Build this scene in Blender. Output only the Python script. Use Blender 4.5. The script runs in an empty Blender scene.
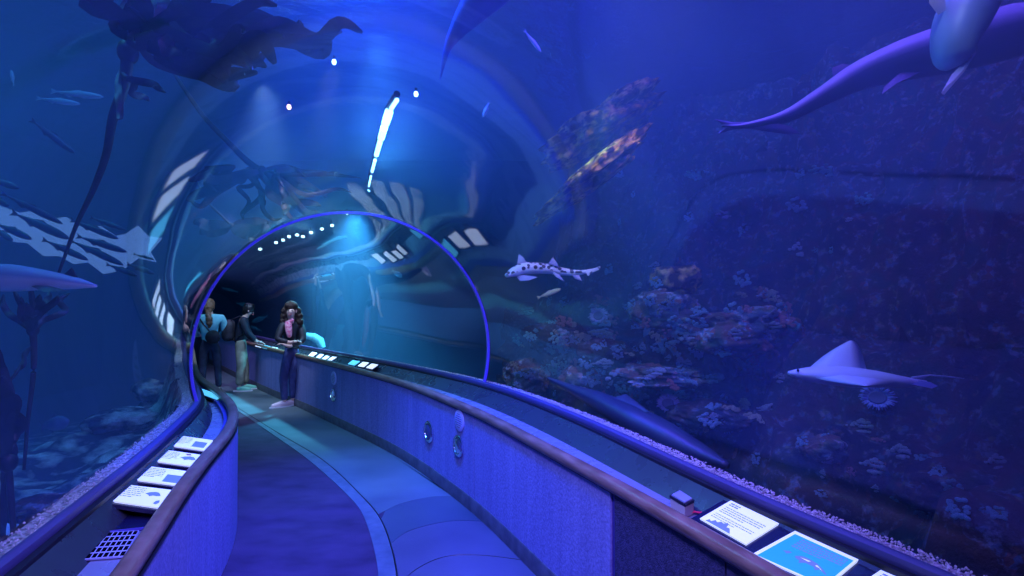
import bpy, bmesh, math, random
from mathutils import Vector, Matrix, noise as mn
R = random.Random(7)
C = bpy.context.scene.collection
PI = math.pi
V = Vector
F = 520.0; CH = 1.72; PITCH = math.atan(9/F)
def P(u, v, Y):
    """picture column, picture row, distance ahead -> point of the place"""
    a = (u-512)/F; b = (288-v)/F
    d = V((a, math.cos(PITCH)-b*math.sin(PITCH), math.sin(PITCH)+b*math.cos(PITCH)))
    return V((0,0,CH)) + d*(Y/d.y)
def PZ(u, v, z):
    a = (u-512)/F; b = (288-v)/F
    d = V((a, math.cos(PITCH)-b*math.sin(PITCH), math.sin(PITCH)+b*math.cos(PITCH)))
    return V((0,0,CH)) + d*((z-CH)/d.z)

# ---------------------------------------------------------------- materials
def mat(name, col=(.5,.5,.5), rough=.6, metal=0, emit=None, es=1, spec=.5, nodes=None):
    m = bpy.data.materials.new(name); m.use_nodes = True
    b = m.node_tree.nodes['Principled BSDF']
    b.inputs['Base Color'].default_value = (*col, 1)
    b.inputs['Roughness'].default_value = rough
    b.inputs['Metallic'].default_value = metal
    b.inputs['Specular IOR Level'].default_value = spec
    if emit:
        b.inputs['Emission Color'].default_value = (*emit, 1)
        b.inputs['Emission Strength'].default_value = es
    if nodes: nodes(m.node_tree, b)
    return m
def N(t, typ, **kw):
    n = t.nodes.new(typ)
    for k, v in kw.items():
        if k in n.inputs: n.inputs[k].default_value = v
        else: setattr(n, k, v)
    return n
def ramp(t, fac, stops, interp='LINEAR'):
    r = t.nodes.new('ShaderNodeValToRGB'); r.color_ramp.interpolation = interp
    e = r.color_ramp.elements
    while len(e) < len(stops): e.new(.5)
    for k, (p, c) in enumerate(stops):
        e[k].position = p; e[k].color = (*c, 1) if len(c) == 3 else c
    t.links.new(fac, r.inputs[0]); return r
def coords(t, scale=(1,1,1), kind='Object'):
    tc = t.nodes.new('ShaderNodeTexCoord'); mp = t.nodes.new('ShaderNodeMapping')
    mp.inputs['Scale'].default_value = scale
    t.links.new(tc.outputs[kind], mp.inputs[0]); return mp.outputs[0]
def noisy(c1, c2, scale=8, stretch=(1,1,1), lo=.35, hi=.65, bump=0, detail=6, bscale=None):
    def f(t, b):
        co = coords(t, stretch)
        n = N(t, 'ShaderNodeTexNoise', Scale=scale, Detail=detail); t.links.new(co, n.inputs['Vector'])
        r = ramp(t, n.outputs[0], [(lo, c1), (hi, c2)]); t.links.new(r.outputs[0], b.inputs['Base Color'])
        if bump:
            n2 = N(t, 'ShaderNodeTexNoise', Scale=bscale or scale*3, Detail=8); t.links.new(co, n2.inputs['Vector'])
            bp = N(t, 'ShaderNodeBump', Strength=bump, Distance=.02); t.links.new(n2.outputs[0], bp.inputs['Height'])
            t.links.new(bp.outputs[0], b.inputs['Normal'])
    return f

# ---------------------------------------------------------------- mesh helpers
class MB:
    def __init__(s): s.v = []; s.f = []
    def add(s, vs, fs):
        o = len(s.v); s.v += [V(x) for x in vs]; s.f += [tuple(i+o for i in f) for f in fs]; return s
    def box(s, c, sx, sy, sz, M=None):
        c = V(c); vs = []
        for x in (-1,1):
            for y in (-1,1):
                for z in (-1,1):
                    p = V((x*sx/2, y*sy/2, z*sz/2)); vs.append((M @ p if M else p)+c)
        return s.add(vs, [(0,1,3,2),(4,6,7,5),(0,4,5,1),(2,3,7,6),(0,2,6,4),(1,5,7,3)])
    def loft(s, rings, closed=False, caps=True):
        n = len(rings[0]); o = len(s.v)
        for r in rings: s.v += [V(x) for x in r]
        m = len(rings)
        for i in range(m if closed else m-1):
            for j in range(n):
                a = o+i*n+j; b = o+i*n+(j+1)%n; c = o+((i+1)%m)*n+(j+1)%n; d = o+((i+1)%m)*n+j
                s.f.append((a,b,c,d))
        if caps and not closed:
            s.f.append(tuple(o+j for j in reversed(range(n)))); s.f.append(tuple(o+(m-1)*n+j for j in range(n)))
        return s
    def tube(s, pts, rad, seg=10, closed=False, up=V((0,0,1)), flat=1.0):
        pts = [V(p) for p in pts]; rings = []; n = len(pts)
        for i, p in enumerate(pts):
            a = pts[(i-1)%n] if closed or i else p; b = pts[(i+1)%n] if closed or i < n-1 else p
            t = (b-a).normalized(); sd = t.cross(up)
            if sd.length < .05: sd = t.cross(V((1,0,0)))
            sd.normalize(); u2 = sd.cross(t).normalized()
            r = rad[i] if isinstance(rad, (list, tuple)) else rad
            rings.append([p + sd*(math.cos(k*2*PI/seg)*r) + u2*(math.sin(k*2*PI/seg)*r*flat) for k in range(seg)])
        return s.loft(rings, closed)
    def ball(s, c, rx, ry=None, rz=None, nu=14, nv=9, M=None):
        ry = ry or rx; rz = rz or rx; c = V(c); rings = []
        for i in range(nv+1):
            th = PI*i/nv; th = min(max(th, .02), PI-.02)
            ring = []
            for j in range(nu):
                p = V((rx*math.sin(th)*math.cos(2*PI*j/nu), ry*math.sin(th)*math.sin(2*PI*j/nu), rz*math.cos(th)))
                ring.append((M @ p if M else p)+c)
            rings.append(ring)
        return s.loft(rings)
    def slab(s, poly, nrm, th):
        """flat outline given as 3-D points, thickened along nrm"""
        nrm = V(nrm).normalized()*th/2; n = len(poly); o = len(s.v)
        s.v += [V(p)+nrm for p in poly]+[V(p)-nrm for p in poly]
        s.f.append(tuple(range(o, o+n))); s.f.append(tuple(reversed(range(o+n, o+2*n))))
        for i in range(n): j = (i+1)%n; s.f.append((o+i, o+n+i, o+n+j, o+j))
        return s
    def build(s, name, m, parent=None, smooth=True, sub=0, bevel=0, solid=0, auto=True):
        me = bpy.data.meshes.new(name); me.from_pydata([tuple(x) for x in s.v], [], s.f); me.validate()
        bm = bmesh.new(); bm.from_mesh(me); bmesh.ops.recalc_face_normals(bm, faces=bm.faces); bm.to_mesh(me); bm.free()
        o = bpy.data.objects.new(name, me); C.objects.link(o)
        if isinstance(m, (list, tuple)):
            for x in m: me.materials.append(x)
        elif m: me.materials.append(m)
        if smooth:
            me.polygons.foreach_set('use_smooth', [True]*len(me.polygons))
            if auto: me.set_sharp_from_angle(angle=math.radians(42))
        if bevel:
            md = o.modifiers.new('Bevel', 'BEVEL'); md.width = bevel; md.segments = 2; md.limit_method = 'ANGLE'
        if solid:
            md = o.modifiers.new('Solidify', 'SOLIDIFY'); md.thickness = solid
        if sub:
            md = o.modifiers.new('Subsurf', 'SUBSURF'); md.levels = sub; md.render_levels = sub
        if parent: o.parent = parent; o.matrix_parent_inverse = parent.matrix_world.inverted()
        return o
def tag(o, label, cat, group=None, kind=None):
    if label: o['label'] = label
    if cat: o['category'] = cat
    if group: o['group'] = group
    if kind: o['kind'] = kind
    return o
def struct(o, label=None, cat=None):
    o['kind'] = 'structure'
    if label: o['label'] = label
    if cat: o['category'] = cat
    return o
def thing(name, label, cat, loc=(0,0,0), group=None):
    o = bpy.data.objects.new(name, None); C.objects.link(o); o.location = loc; o.empty_display_size = .1
    bpy.context.view_layer.update()
    return tag(o, label, cat, group)

# ---------------------------------------------------------------- plan curves
def catmull(pts, n=12):
    pts = [V(p) for p in pts]; out = []
    q = [pts[0]*2-pts[1]]+pts+[pts[-1]*2-pts[-2]]
    for i in range(1, len(q)-2):
        a, b, c, d = q[i-1], q[i], q[i+1], q[i+2]
        for k in range(n):
            t = k/n
            out.append(.5*((2*b)+(c-a)*t+(2*a-5*b+4*c-d)*t*t+(3*b-a-3*c+d)*t**3))
    out.append(pts[-1]); return out
def resample(pts, step):
    out = [pts[0].copy()]; acc = 0
    for a, b in zip(pts, pts[1:]):
        L = (b-a).length
        if L < 1e-9: continue
        d = step-acc
        while d <= L: out.append(a.lerp(b, d/L)); d += step
        acc = L-(d-step)
    return out
def smooth(pts, it=3):
    for _ in range(it):
        pts = [pts[0]]+[(pts[i-1]+pts[i]*2+pts[i+1])/4 for i in range(1, len(pts)-1)]+[pts[-1]]
    return pts
def offset(pts, d):
    """d>0 = to the right of the walking direction"""
    out = []
    for i, p in enumerate(pts):
        a = pts[max(i-1,0)]; b = pts[min(i+1,len(pts)-1)]; t = (b-a).normalized()
        out.append(p+V((t.y,-t.x,0))*d)
    return out
def at_z(pts, z): return [V((p.x,p.y,z)) for p in pts]
LR_ = lambda u, v: (PZ(u,v,.80).x+.03, PZ(u,v,.80).y, 0)
WR = [(2.05,-2.6,0),(1.75,-1.2,0),(1.36,.3,0),(1.03,1.25,0),(.755,1.93,0),(.474,2.57,0),(.167,3.217,0),(-.19,3.96,0),(-.43,4.38,0),(-.90,5.15,0),(-1.40,5.85,0),(-2.23,6.85,0),(-3.2,7.99,0),(-4.75,9.75,0),(-7.1,12.6,0),(-7.9,13.6,0)]
WL = [(-.25,-2.6,0),(-.5,-1.0,0),(-.75,.2,0),(-1.09,1.3,0),LR_(141,554),LR_(182,491),LR_(209,456),LR_(228,435),LR_(234,421),LR_(234,409),LR_(222,394),(-3.50,5.9,0),(-4.42,7.3,0),(-5.55,9.1,0),(-6.8,11.0,0),(-8.0,12.8,0)]
def near_i0(pts, p):
    return min(range(len(pts)), key=lambda i: (pts[i].x-p[0])**2+(pts[i].y-p[1])**2)
WR = smooth(resample(catmull(WR, 16), .12), 6)
WL = smooth(resample(catmull(WL, 16), .12), 6)
TRk = [(2.5,-2.3,0),(2.15,-.9,0),(1.78,.5,0),PZ(940,574,.86),PZ(768,502,.86),PZ(640,444,.86),PZ(575,415,.86),PZ(483,382.5,.86),PZ(384,361,.86)]
TLk = [(-.72,-2.6,0),(-.98,-1.0,0),(-1.24,.3,0),PZ(0,565,.86),PZ(64,515,.86),PZ(128,466,.86),PZ(165,434,.86),PZ(197,402.5,.86),(-3.0,4.95,0),(-3.66,5.9,0),(-4.62,7.35,0),(-5.78,9.2,0),(-7.05,11.15,0),(-8.25,12.95,0)]
flat = lambda P_: [V((p[0],p[1],0)) for p in P_]
far = offset(WR, .42)
TRk = flat(TRk)+[far[near_i0(far,(-3.5,9.0))],far[near_i0(far,(-4.8,10.3))],far[near_i0(far,(-6.2,12.0))],far[-1]]
TR = smooth(resample(catmull(TRk,16),.12),5); TL = smooth(resample(catmull(flat(TLk),16),.12),5)
def near_i(pts, p):
    return min(range(len(pts)), key=lambda i: (pts[i].x-p[0])**2+(pts[i].y-p[1])**2)
HR = .80     # handrail height
HT = .86     # frame at the foot of the acrylic
def sweep(path, prof, z0=0, side=1):
    """prof: list of (outward offset, height); side +1 = right wall, -1 = left"""
    rings = []
    for i, p in enumerate(path):
        a = path[max(i-1,0)]; b = path[min(i+1,len(path)-1)]; t = (b-a).normalized(); n = V((t.y,-t.x,0))*side
        rings.append([V((p.x,p.y,0))+n*o+V((0,0,h+z0)) for o, h in prof])
    return MB().loft(rings)

def gap(path, trim, side):
    """distance from each point of path to the trim line, measured square to the path"""
    out = []
    for i, p in enumerate(path):
        a = path[max(i-1,0)]; b = path[min(i+1,len(path)-1)]; t = (b-a).normalized(); n = V((t.y,-t.x,0))*side
        best = None
        for q, r in zip(trim, trim[1:]):
            d1 = (q-p).dot(t); d2 = (r-p).dot(t)
            if d1*d2 <= 0 and abs(d1-d2) > 1e-9:
                k = d1/(d1-d2); x = (q.lerp(r,k)-p).dot(n)
                if x > 0 and (best is None or x < best): best = x
        out.append(best)
    for i in range(len(out)):
        if out[i] is None: out[i] = next((x for x in (out[i-1:i] if i else [])+[y for y in out[i:] if y] if x), .4)
    for _ in range(3): out = [out[0]]+[(out[i-1]+out[i]*2+out[i+1])/4 for i in range(1,len(out)-1)]+[out[-1]]
    return out
GAPR = gap(WR, TR, 1); GAPL = gap(WL, TL, -1)
def sweep2(path, gaps, prof, side):
    """prof: list of (share of the gap, extra offset, height)"""
    rings = []
    for i, p in enumerate(path):
        a = path[max(i-1,0)]; b = path[min(i+1,len(path)-1)]; t = (b-a).normalized(); n = V((t.y,-t.x,0))*side
        rings.append([V((p.x,p.y,0))+n*(f*gaps[i]+o)+V((0,0,h)) for f, o, h in prof])
    return MB().loft(rings)
# ================================================================ materials of the walkway
def carpet_nodes(t, b):
    co = coords(t, (1,1,1)); n = N(t, 'ShaderNodeTexNoise', Scale=60, Detail=4); t.links.new(co, n.inputs['Vector'])
    co2 = coords(t, (7,7,.5)); n2 = N(t, 'ShaderNodeTexNoise', Scale=1.6, Detail=5); t.links.new(co2, n2.inputs['Vector'])
    mx = N(t, 'ShaderNodeMix', data_type='FLOAT'); mx.inputs[0].default_value = .38
    t.links.new(n.outputs[0], mx.inputs[2]); t.links.new(n2.outputs[0], mx.inputs[3])
    r = ramp(t, mx.outputs[0], [(.33,(.20,.19,.40)),(.67,(.35,.33,.62))]); t.links.new(r.outputs[0], b.inputs['Base Color'])
    bp = N(t, 'ShaderNodeBump', Strength=.35, Distance=.008); t.links.new(n.outputs[0], bp.inputs['Height']); t.links.new(bp.outputs[0], b.inputs['Normal'])
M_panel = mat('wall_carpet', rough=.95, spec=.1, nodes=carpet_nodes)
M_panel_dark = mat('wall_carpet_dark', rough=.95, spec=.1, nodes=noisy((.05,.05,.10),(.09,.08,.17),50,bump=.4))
M_reveal = mat('reveal_blue', (.07,.06,.30), .5)
M_base = mat('rubber_base', rough=.55, nodes=noisy((.07,.07,.09),(.12,.12,.14),12))
M_floor = mat('floor_carpet', rough=.85, spec=.25, nodes=noisy((.055,.032,.065),(.10,.058,.115),3.0,(1,1.8,1),.3,.7,.35,8,120))
M_vinyl = mat('floor_vinyl', rough=.5, spec=.5, nodes=noisy((.09,.13,.15),(.15,.20,.22),1.3,(1,1.6,1),.3,.7,.12,8,90))
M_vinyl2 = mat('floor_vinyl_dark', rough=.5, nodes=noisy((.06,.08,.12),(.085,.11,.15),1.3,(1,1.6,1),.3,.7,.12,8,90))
M_vinyl3 = mat('floor_vinyl_violet', rough=.5, nodes=noisy((.09,.09,.14),(.13,.13,.19),1.3,(1,1.6,1),.3,.7,.12,8,90))
M_strip = mat('floor_strip', rough=.45, nodes=noisy((.10,.13,.17),(.16,.19,.24),9,(1,1,1),bump=.1))
M_black = mat('black_plastic', (.012,.012,.02), .35)
M_wood = mat('rail_wood', rough=.32, nodes=noisy((.14,.075,.045),(.36,.22,.15),3,(2,2,14),.25,.75,.08))
def steel_nodes(t, b):
    co = coords(t, (1,1,1)); n = N(t, 'ShaderNodeTexNoise', Scale=7, Detail=6); t.links.new(co, n.inputs['Vector'])
    r = ramp(t, n.outputs[0], [(.3,(.24,.24,.24)),(.7,(.32,.32,.32))]); t.links.new(r.outputs[0], b.inputs['Roughness'])
M_steel = mat('brushed_steel', (.32,.33,.42), .3, .2, nodes=steel_nodes)
M_steel_d = mat('riser_steel', (.09,.10,.13), .4, .6, nodes=steel_nodes)
M_chrome = mat('chrome', (.8,.8,.85), .12, 1)
M_frame = mat('frame_paint', (.085,.07,.20), .45)
M_seal = mat('black_seal', (.01,.01,.02), .5)

# ================================================================ floor
def ribbon(L, Rr, z0, z1, flip=False):
    return MB().loft([[V((a.x,a.y,z0)), V((b.x,b.y,z0)), V((b.x,b.y,z1)), V((a.x,a.y,z1))] for a, b in zip(L, Rr)])
def pair(pa, pb):       # same number of samples on both curves
    m = 120
    def rs(p):
        L = [0]
        for a, b in zip(p, p[1:]): L.append(L[-1]+(b-a).length)
        out = []; j = 0
        for k in range(m):
            s = L[-1]*k/(m-1)
            while j < len(p)-2 and L[j+1] < s: j += 1
            out.append(p[j].lerp(p[j+1], 0 if L[j+1] == L[j] else min(1,(s-L[j])/(L[j+1]-L[j]))))
        return out
    return rs(pa), rs(pb)
a, b = pair(offset(WL,-.06), offset(WR,.06))
fl = ribbon(a, b, -.06, 0).build('floor', M_floor); struct(fl, 'dark violet carpet of the curving walkway', 'floor')
pl = [PZ(379,576,0),PZ(364,516.5,0),PZ(347.7,495.6,0),PZ(328,477,0),PZ(303,456,0),PZ(270,433,0),PZ(237,410.5,0)]
SL = [pl[0]+V((.20,-.9,0))*2.2, pl[0]+V((.20,-.9,0))*.9]+pl+[pl[-1]+V((-.66,.75,0))*3, pl[-1]+V((-.66,.75,0))*6]
pr = [PZ(396.5,576,0),PZ(381,520.6,0),PZ(360,495.6,0),PZ(339.4,474.8,0),PZ(316,456,0),PZ(277,433,0),PZ(241,410.5,0)]
SR = [pr[0]+V((.20,-.9,0))*2.2, pr[0]+V((.20,-.9,0))*.9]+pr+[pr[-1]+V((-.66,.75,0))*3, pr[-1]+V((-.66,.75,0))*6]
SL = smooth(resample(catmull(SL,10),.1),4); SR = smooth(resample(catmull(SR,10),.1),4)
a, b = pair(SL, SR); ribbon(a, b, .0, .006).build('floor_strip', M_strip, fl)
SR2 = offset(SR,.012); WRb = offset(WR,-.005)
i0 = near_i(SR2, PZ(391,545,0)); i1 = near_i(SR2, PZ(384,520,0))
def arc(ptsuv): return smooth(resample(catmull([PZ(u,v,0) for u,v in ptsuv],10),.05),2)
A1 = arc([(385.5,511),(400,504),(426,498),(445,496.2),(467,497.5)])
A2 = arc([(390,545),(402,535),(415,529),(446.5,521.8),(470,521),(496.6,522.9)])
A3 = arc([(396,590),(409,575),(428,563),(450,556),(485,556),(525,561)])
def cap_region(arcA, arcB, z):  # region between two arcs across the vinyl
    a, b = pair(arcA, arcB); return ribbon(a, b, 0, z)
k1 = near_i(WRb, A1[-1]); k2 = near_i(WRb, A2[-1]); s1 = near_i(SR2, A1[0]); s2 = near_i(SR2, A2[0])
def poly_slab(poly, z0, z1):
    o = MB(); n = len(poly); o.v = [V((p.x,p.y,z1)) for p in poly]+[V((p.x,p.y,z0)) for p in poly]
    o.f = [tuple(range(n)), tuple(reversed(range(n,2*n)))]+[(i,i+n,(i+1)%n+n,(i+1)%n) for i in range(n)]
    return o
def between(pts, i, j): return pts[i:j+1] if i <= j else list(reversed(pts[j:i+1]))
far_r = WRb[k1:]; far_s = SR2[s1:]
poly_slab(list(reversed(far_s))+A1+far_r, 0, .004).build('floor_vinyl', M_vinyl, fl, smooth=False)
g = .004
poly_slab([p+V((0,-g,0)) for p in A1]+list(reversed(WRb[k2:k1+1]))[1:-1]+list(reversed([p+V((0,g,0)) for p in A2]))+SR2[s2:s1+1][1:-1], 0, .004).build('floor_vinyl', M_vinyl2, fl, smooth=False)  # darker tone between the first two arcs
near_w = WRb[:k2+1]; near_s = SR2[:s2+1]
poly_slab([p+V((0,-g,0)) for p in A2]+list(reversed(near_w))[1:]+near_s[:-1], 0, .004).build('floor_vinyl', M_vinyl3, fl, smooth=False)
MB().tube([p+V((0,0,.004)) for p in A3], .003, 5).build('floor_line', M_black, fl)  # thin black line along the third arc
MB().tube([p+V((0,0,.003)) for p in offset(SR,.006)], .0055, 5).build('floor_line', M_black, fl)

# ================================================================ low walls, panels, baseboards
wr = sweep(WR, [(.012,0),(.10,0),(.10,.77),(.012,.77)]).build('wall_right', M_reveal); struct(wr, 'low curving parapet along the right side of the walkway', 'wall')
wl = sweep(WL, [(.012,0),(.10,0),(.10,.77),(.012,.77)], side=-1).build('wall_left', M_reveal); struct(wl, 'low curving parapet along the left side of the walkway', 'wall')
seamR = [near_i(WR, p) for p in ((1.36,.3),(.755,1.93),(.474,2.57),(-.30,4.2),(-1.03,5.35),(-2.23,6.85),(-3.6,8.45),(-5.2,10.3),(-7.1,12.6))]
seamR = [0]+seamR+[len(WR)-1]
for k in range(len(seamR)-1):
    seg = WR[seamR[k]:seamR[k+1]+1]
    d1 = (seg[1]-seg[0]).normalized(); d2 = (seg[-1]-seg[-2]).normalized()
    seg = [seg[0]+d1*.004]+seg[1:-1]+[seg[-1]-d2*(.004 if k != 2 else .03)]
    dark = k <= 1
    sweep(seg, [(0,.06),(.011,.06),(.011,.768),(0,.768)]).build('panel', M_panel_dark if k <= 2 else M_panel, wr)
seg0 = WR[seamR[2]:seamR[3]+1]
seamL = [0]+[near_i(WL, p) for p in ((-.9,.7),(-1.60,2.46),(-2.6,4.65),(-3.9,6.3),(-6,8.8))]+[len(WL)-1]
for k in range(len(seamL)-1):
    seg = WL[seamL[k]:seamL[k+1]+1]
    d1 = (seg[1]-seg[0]).normalized(); d2 = (seg[-1]-seg[-2]).normalized()
    seg = [seg[0]+d1*.002]+seg[1:-1]+[seg[-1]-d2*.002]
    sweep(seg, [(0,.012),(.011,.012),(.011,.768),(0,.768)], side=-1).build('panel', M_panel, wl)
bb = sweep(offset(WR,-.012), [(0,0),(.012,0),(.012,.115),(.004,.115),(0,.108)]).build('baseboard_right', M_base); struct(bb, 'dark rubber baseboard under the right wall panels', 'baseboard')
for u, v in ((470,493),(505.5,531),(560,582)):
    p = PZ(u,v,.04); MB().ball(p,.007,.007,.007,8,6).build('stud', M_chrome, bb)
# ================================================================ rails and ledges
def ell(c, h, a, b, n=12, p=2.4):
    out = []
    for k in range(n):
        t = 2*PI*k/n; cx = math.cos(t); sy = math.sin(t)
        out.append((c+a*math.copysign(abs(cx)**(2/p),cx), h+b*math.copysign(abs(sy)**(2/p),sy)))
    return out
def rail(path, side, name):
    t = thing('handrail', name, 'handrail', (path[len(path)//3].x, path[len(path)//3].y, .77), 'wooden handrails along the walkway')
    sweep(path, ell(.012 if side > 0 else .034,.803,.037,.033,14), side=side).build('rail', M_wood, t)
    sweep(path, [(-.004,.766),(.05,.766),(.05,.772),(-.004,.772)], side=side).build('underside_strip', M_black, t)
    return t
rail(WR, 1, 'dark brown rounded wooden handrail on the right parapet, long one')
rail(WL, -1, 'dark brown rounded wooden handrail on the left parapet, beside the near vent')
def ledge(wall, gaps, side, label):
    t = thing('display_ledge', label, 'ledge', (wall[60].x, wall[60].y, .7))
    sweep2(wall, gaps, [(0,.03,.725),(.6,0,.725),(.6,0,.735),(0,.03,.735)], side).build('shelf', M_steel, t)
    sweep2(wall, gaps, [(.6,0,.728),(1,-.045,.825),(1,-.045,.812),(.6,.01,.715)], side).build('riser', M_steel_d, t)
    sweep2(wall, gaps, [(1,-.052,.80),(1,-.022,.80),(1,-.022,.836),(1,-.052,.836)], side).build('seal', M_seal, t)
    sweep2(wall, gaps, [(1,o,h) for o, h in ell(.0,.848,.026,.026,10,3)], side).build('frame', M_frame, t)
    return t
ledge(WR, GAPR, 1, 'brushed steel ledge between the right handrail and the acrylic')
ledge(WL, GAPL, -1, 'brushed steel ledge between the left handrail and the acrylic')
# concrete plinth under the acrylic (outside of it)
M_plinth = mat('plinth_gravel', rough=.95, nodes=noisy((.16,.13,.15),(.75,.62,.60),45,(1,1,1),.3,.62,.9,8,70))
pl1 = sweep2(WR, GAPR, [(0,.10,-.9),(1,.12,-.9),(1,.12,.84),(1,-.02,.84),(1,-.03,.70),(0,.10,.70)], 1).build('wall_3', M_plinth); struct(pl1, 'concrete footing under the right acrylic', 'wall')
pl2 = sweep2(WL, GAPL, [(0,.10,-.9),(1,.12,-.9),(1,.12,.84),(1,-.02,.84),(1,-.03,.70),(0,.10,.70)], -1).build('wall_4', M_plinth); struct(pl2, 'concrete footing under the left acrylic', 'wall')

# ================================================================ acrylic tube
def tube_ring(l, r, grow=0.0, n=40, zc=1.20):
    """arc standing over the two frame lines"""
    c = (l+r)/2; w = (r-l).length/2; s = (r-l).normalized(); Rr = math.hypot(w, zc-HT)+grow
    th0 = math.asin((HT-zc)/math.hypot(w, zc-HT)) 
    out = []
    for k in range(n+1):
        th = PI-th0 - (PI-2*th0)*k/n
        out.append(V((c.x,c.y,zc)) + s*(Rr*math.cos(th)) + V((0,0,Rr*math.sin(th))))
    return out
TLp, TRp = [], []
for i in range(0, len(TL), 3):
    p = TL[i]; a = TL[max(i-1,0)]; b = TL[min(i+1,len(TL)-1)]; t = (b-a).normalized()
    j = min(range(len(TR)), key=lambda k: abs((TR[k]-p).dot(t)) + (0 if (TR[k]-p).length < 4 else 99))
    # average normal of both sides
    if TRp and (TR[j]-TRp[-1]).length < .12: continue
    TLp.append(p); TRp.append(TR[j])
RINGL, RINGR = PZ(197,402.5,.86), PZ(484,383,.86)
RINGL.z = RINGR.z = 0
KR = near_i(TLp, RINGL)
print('ring at', TLp[KR], TRp[KR], (TLp[KR]-TRp[KR]).length)
TLp[KR], TRp[KR] = RINGL, RINGR
TRp[KR-1] = (TRp[KR-1]*.3+(TRp[KR-2]+RINGR)/2*.7); TRp[KR+1] = TRp[KR+1]*.3+(TRp[KR+2]+RINGR)/2*.7
def acrylic_mat():
    m = bpy.data.materials.new('acrylic'); m.use_nodes = True; t = m.node_tree; t.nodes.clear()
    out = t.nodes.new('ShaderNodeOutputMaterial'); mix = t.nodes.new('ShaderNodeMixShader')
    tr = N(t, 'ShaderNodeBsdfTransparent', Color=(.93,.965,.985,1)); gl = N(t, 'ShaderNodeBsdfGlossy', Roughness=.03)
    fr = N(t, 'ShaderNodeFresnel', IOR=1.42)
    geo = t.nodes.new('ShaderNodeNewGeometry')
    # a thin pane: same reflectance from both sides
    lw = N(t, 'ShaderNodeLayerWeight', Blend=.5)
    mp = N(t, 'ShaderNodeMath', operation='POWER'); t.links.new(lw.outputs['Facing'], mp.inputs[0]); mp.inputs[1].default_value = 4.0
    ma = N(t, 'ShaderNodeMath', operation='MULTIPLY_ADD'); t.links.new(mp.outputs[0], ma.inputs[0]); ma.inputs[1].default_value = .66; ma.inputs[2].default_value = .135
    co = coords(t, (1,1,1)); n = N(t, 'ShaderNodeTexNoise', Scale=.9, Detail=1.5); t.links.new(co, n.inputs['Vector'])
    bp = N(t, 'ShaderNodeBump', Strength=.14, Distance=.05); t.links.new(n.outputs[0], bp.inputs['Height']); t.links.new(bp.outputs[0], gl.inputs['Normal'])
    # acrylic against water hardly reflects, against air it does: the air side is the inner one
    ms = N(t, 'ShaderNodeMath', operation='MULTIPLY'); t.links.new(ma.outputs[0], ms.inputs[0])
    mb_ = N(t, 'ShaderNodeMath', operation='MULTIPLY_ADD'); t.links.new(geo.outputs['Backfacing'], mb_.inputs[0]); mb_.inputs[1].default_value = .97; mb_.inputs[2].default_value = .03
    t.links.new(mb_.outputs[0], ms.inputs[1])
    t.links.new(ms.outputs[0], mix.inputs[0]); t.links.new(tr.outputs[0], mix.inputs[1]); t.links.new(gl.outputs[0], mix.inputs[2])
    t.links.new(mix.outputs[0], out.inputs['Surface']); return m
M_acr = acrylic_mat()
def shell(i0, i1, name, label):
    mb = MB(); rings = [tube_ring(TLp[i], TRp[i]) for i in range(i0, i1+1)]; n = len(rings[0])
    for r in rings: mb.v += r
    for i in range(len(rings)-1):
        for j in range(n-1): mb.f.append((i*n+j, i*n+j+1, (i+1)*n+j+1, (i+1)*n+j))
    o = mb.build(name, M_acr, auto=False); struct(o, label, 'window')
    p = max(o.data.polygons, key=lambda q: q.center.z)      # the crest must look up, the rest follows
    if p.normal.z < 0: o.data.flip_normals()
    return o
shell(0, KR, 'window_1', 'clear acrylic vault over the near walkway')
shell(KR, len(TLp)-1, 'window_2', 'clear acrylic vault beyond the violet ring')
# the ring at the joint
M_ring = mat('ring_paint', (.10,.07,.55), .3, emit=(.10,.06,1.0), es=.14)
rg = thing('joint_ring', 'thin violet metal ring where two tunnel vaults meet', 'ring', (RINGL+RINGR)/2+V((0,0,HT)))
rp = tube_ring(RINGL, RINGR, -.0, 72)
fw = (RINGR-RINGL).normalized(); fw = V((-fw.y, fw.x, 0))
def band(pts, c, w, th):   # flat band along the arc: w along the tunnel, th radial
    rings = []
    for p in pts:
        r = (p-c).normalized(); rings.append([p+fw*w/2+r*th/2, p-fw*w/2+r*th/2, p-fw*w/2-r*th/2, p+fw*w/2-r*th/2])
    return MB().loft(rings)
cc = (RINGL+RINGR)/2+V((0,0,1.20))
band(rp, cc, .035, .02).build('band', M_ring, rg)
band([p+(p-cc).normalized()*.02+fw*.03 for p in rp], cc, .03, .02).build('gasket', M_seal, rg)
# ================================================================ water and tank
SURF = 5.2
XA, XB, YA, YB, ZA = -15.0, 9.5, -3.4, 19.0, -1.6
def water_mat():
    m = bpy.data.materials.new('tank_water'); m.use_nodes = True; t = m.node_tree; t.nodes.clear()
    out = t.nodes.new('ShaderNodeOutputMaterial')
    sc = N(t, 'ShaderNodeVolumeScatter', Color=(.35,.62,1,1), Density=WSCAT, Anisotropy=.2)
    ab = N(t, 'ShaderNodeVolumeAbsorption', Color=(.25,.62,.92,1), Density=WABS)
    ad = t.nodes.new('ShaderNodeAddShader')
    t.links.new(sc.outputs[0], ad.inputs[0]); t.links.new(ab.outputs[0], ad.inputs[1]); t.links.new(ad.outputs[0], out.inputs['Volume'])
    return m
WSCAT, WABS = .062, .10
mb = MB()
rings = []
for i in range(len(TLp)):
    l, r = TLp[i], TRp[i]; arc_ = tube_ring(l, r, .03, 24)
    s = (r-l).normalized()
    rings.append([V((l.x,l.y,-1.2))-s*.16, V((l.x,l.y,.84))-s*.16]+arc_+[V((r.x,r.y,.84))+s*.16, V((r.x,r.y,-1.2))+s*.16])
mb.loft(rings)
inner_n = len(mb.f)
o = len(mb.v)
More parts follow.
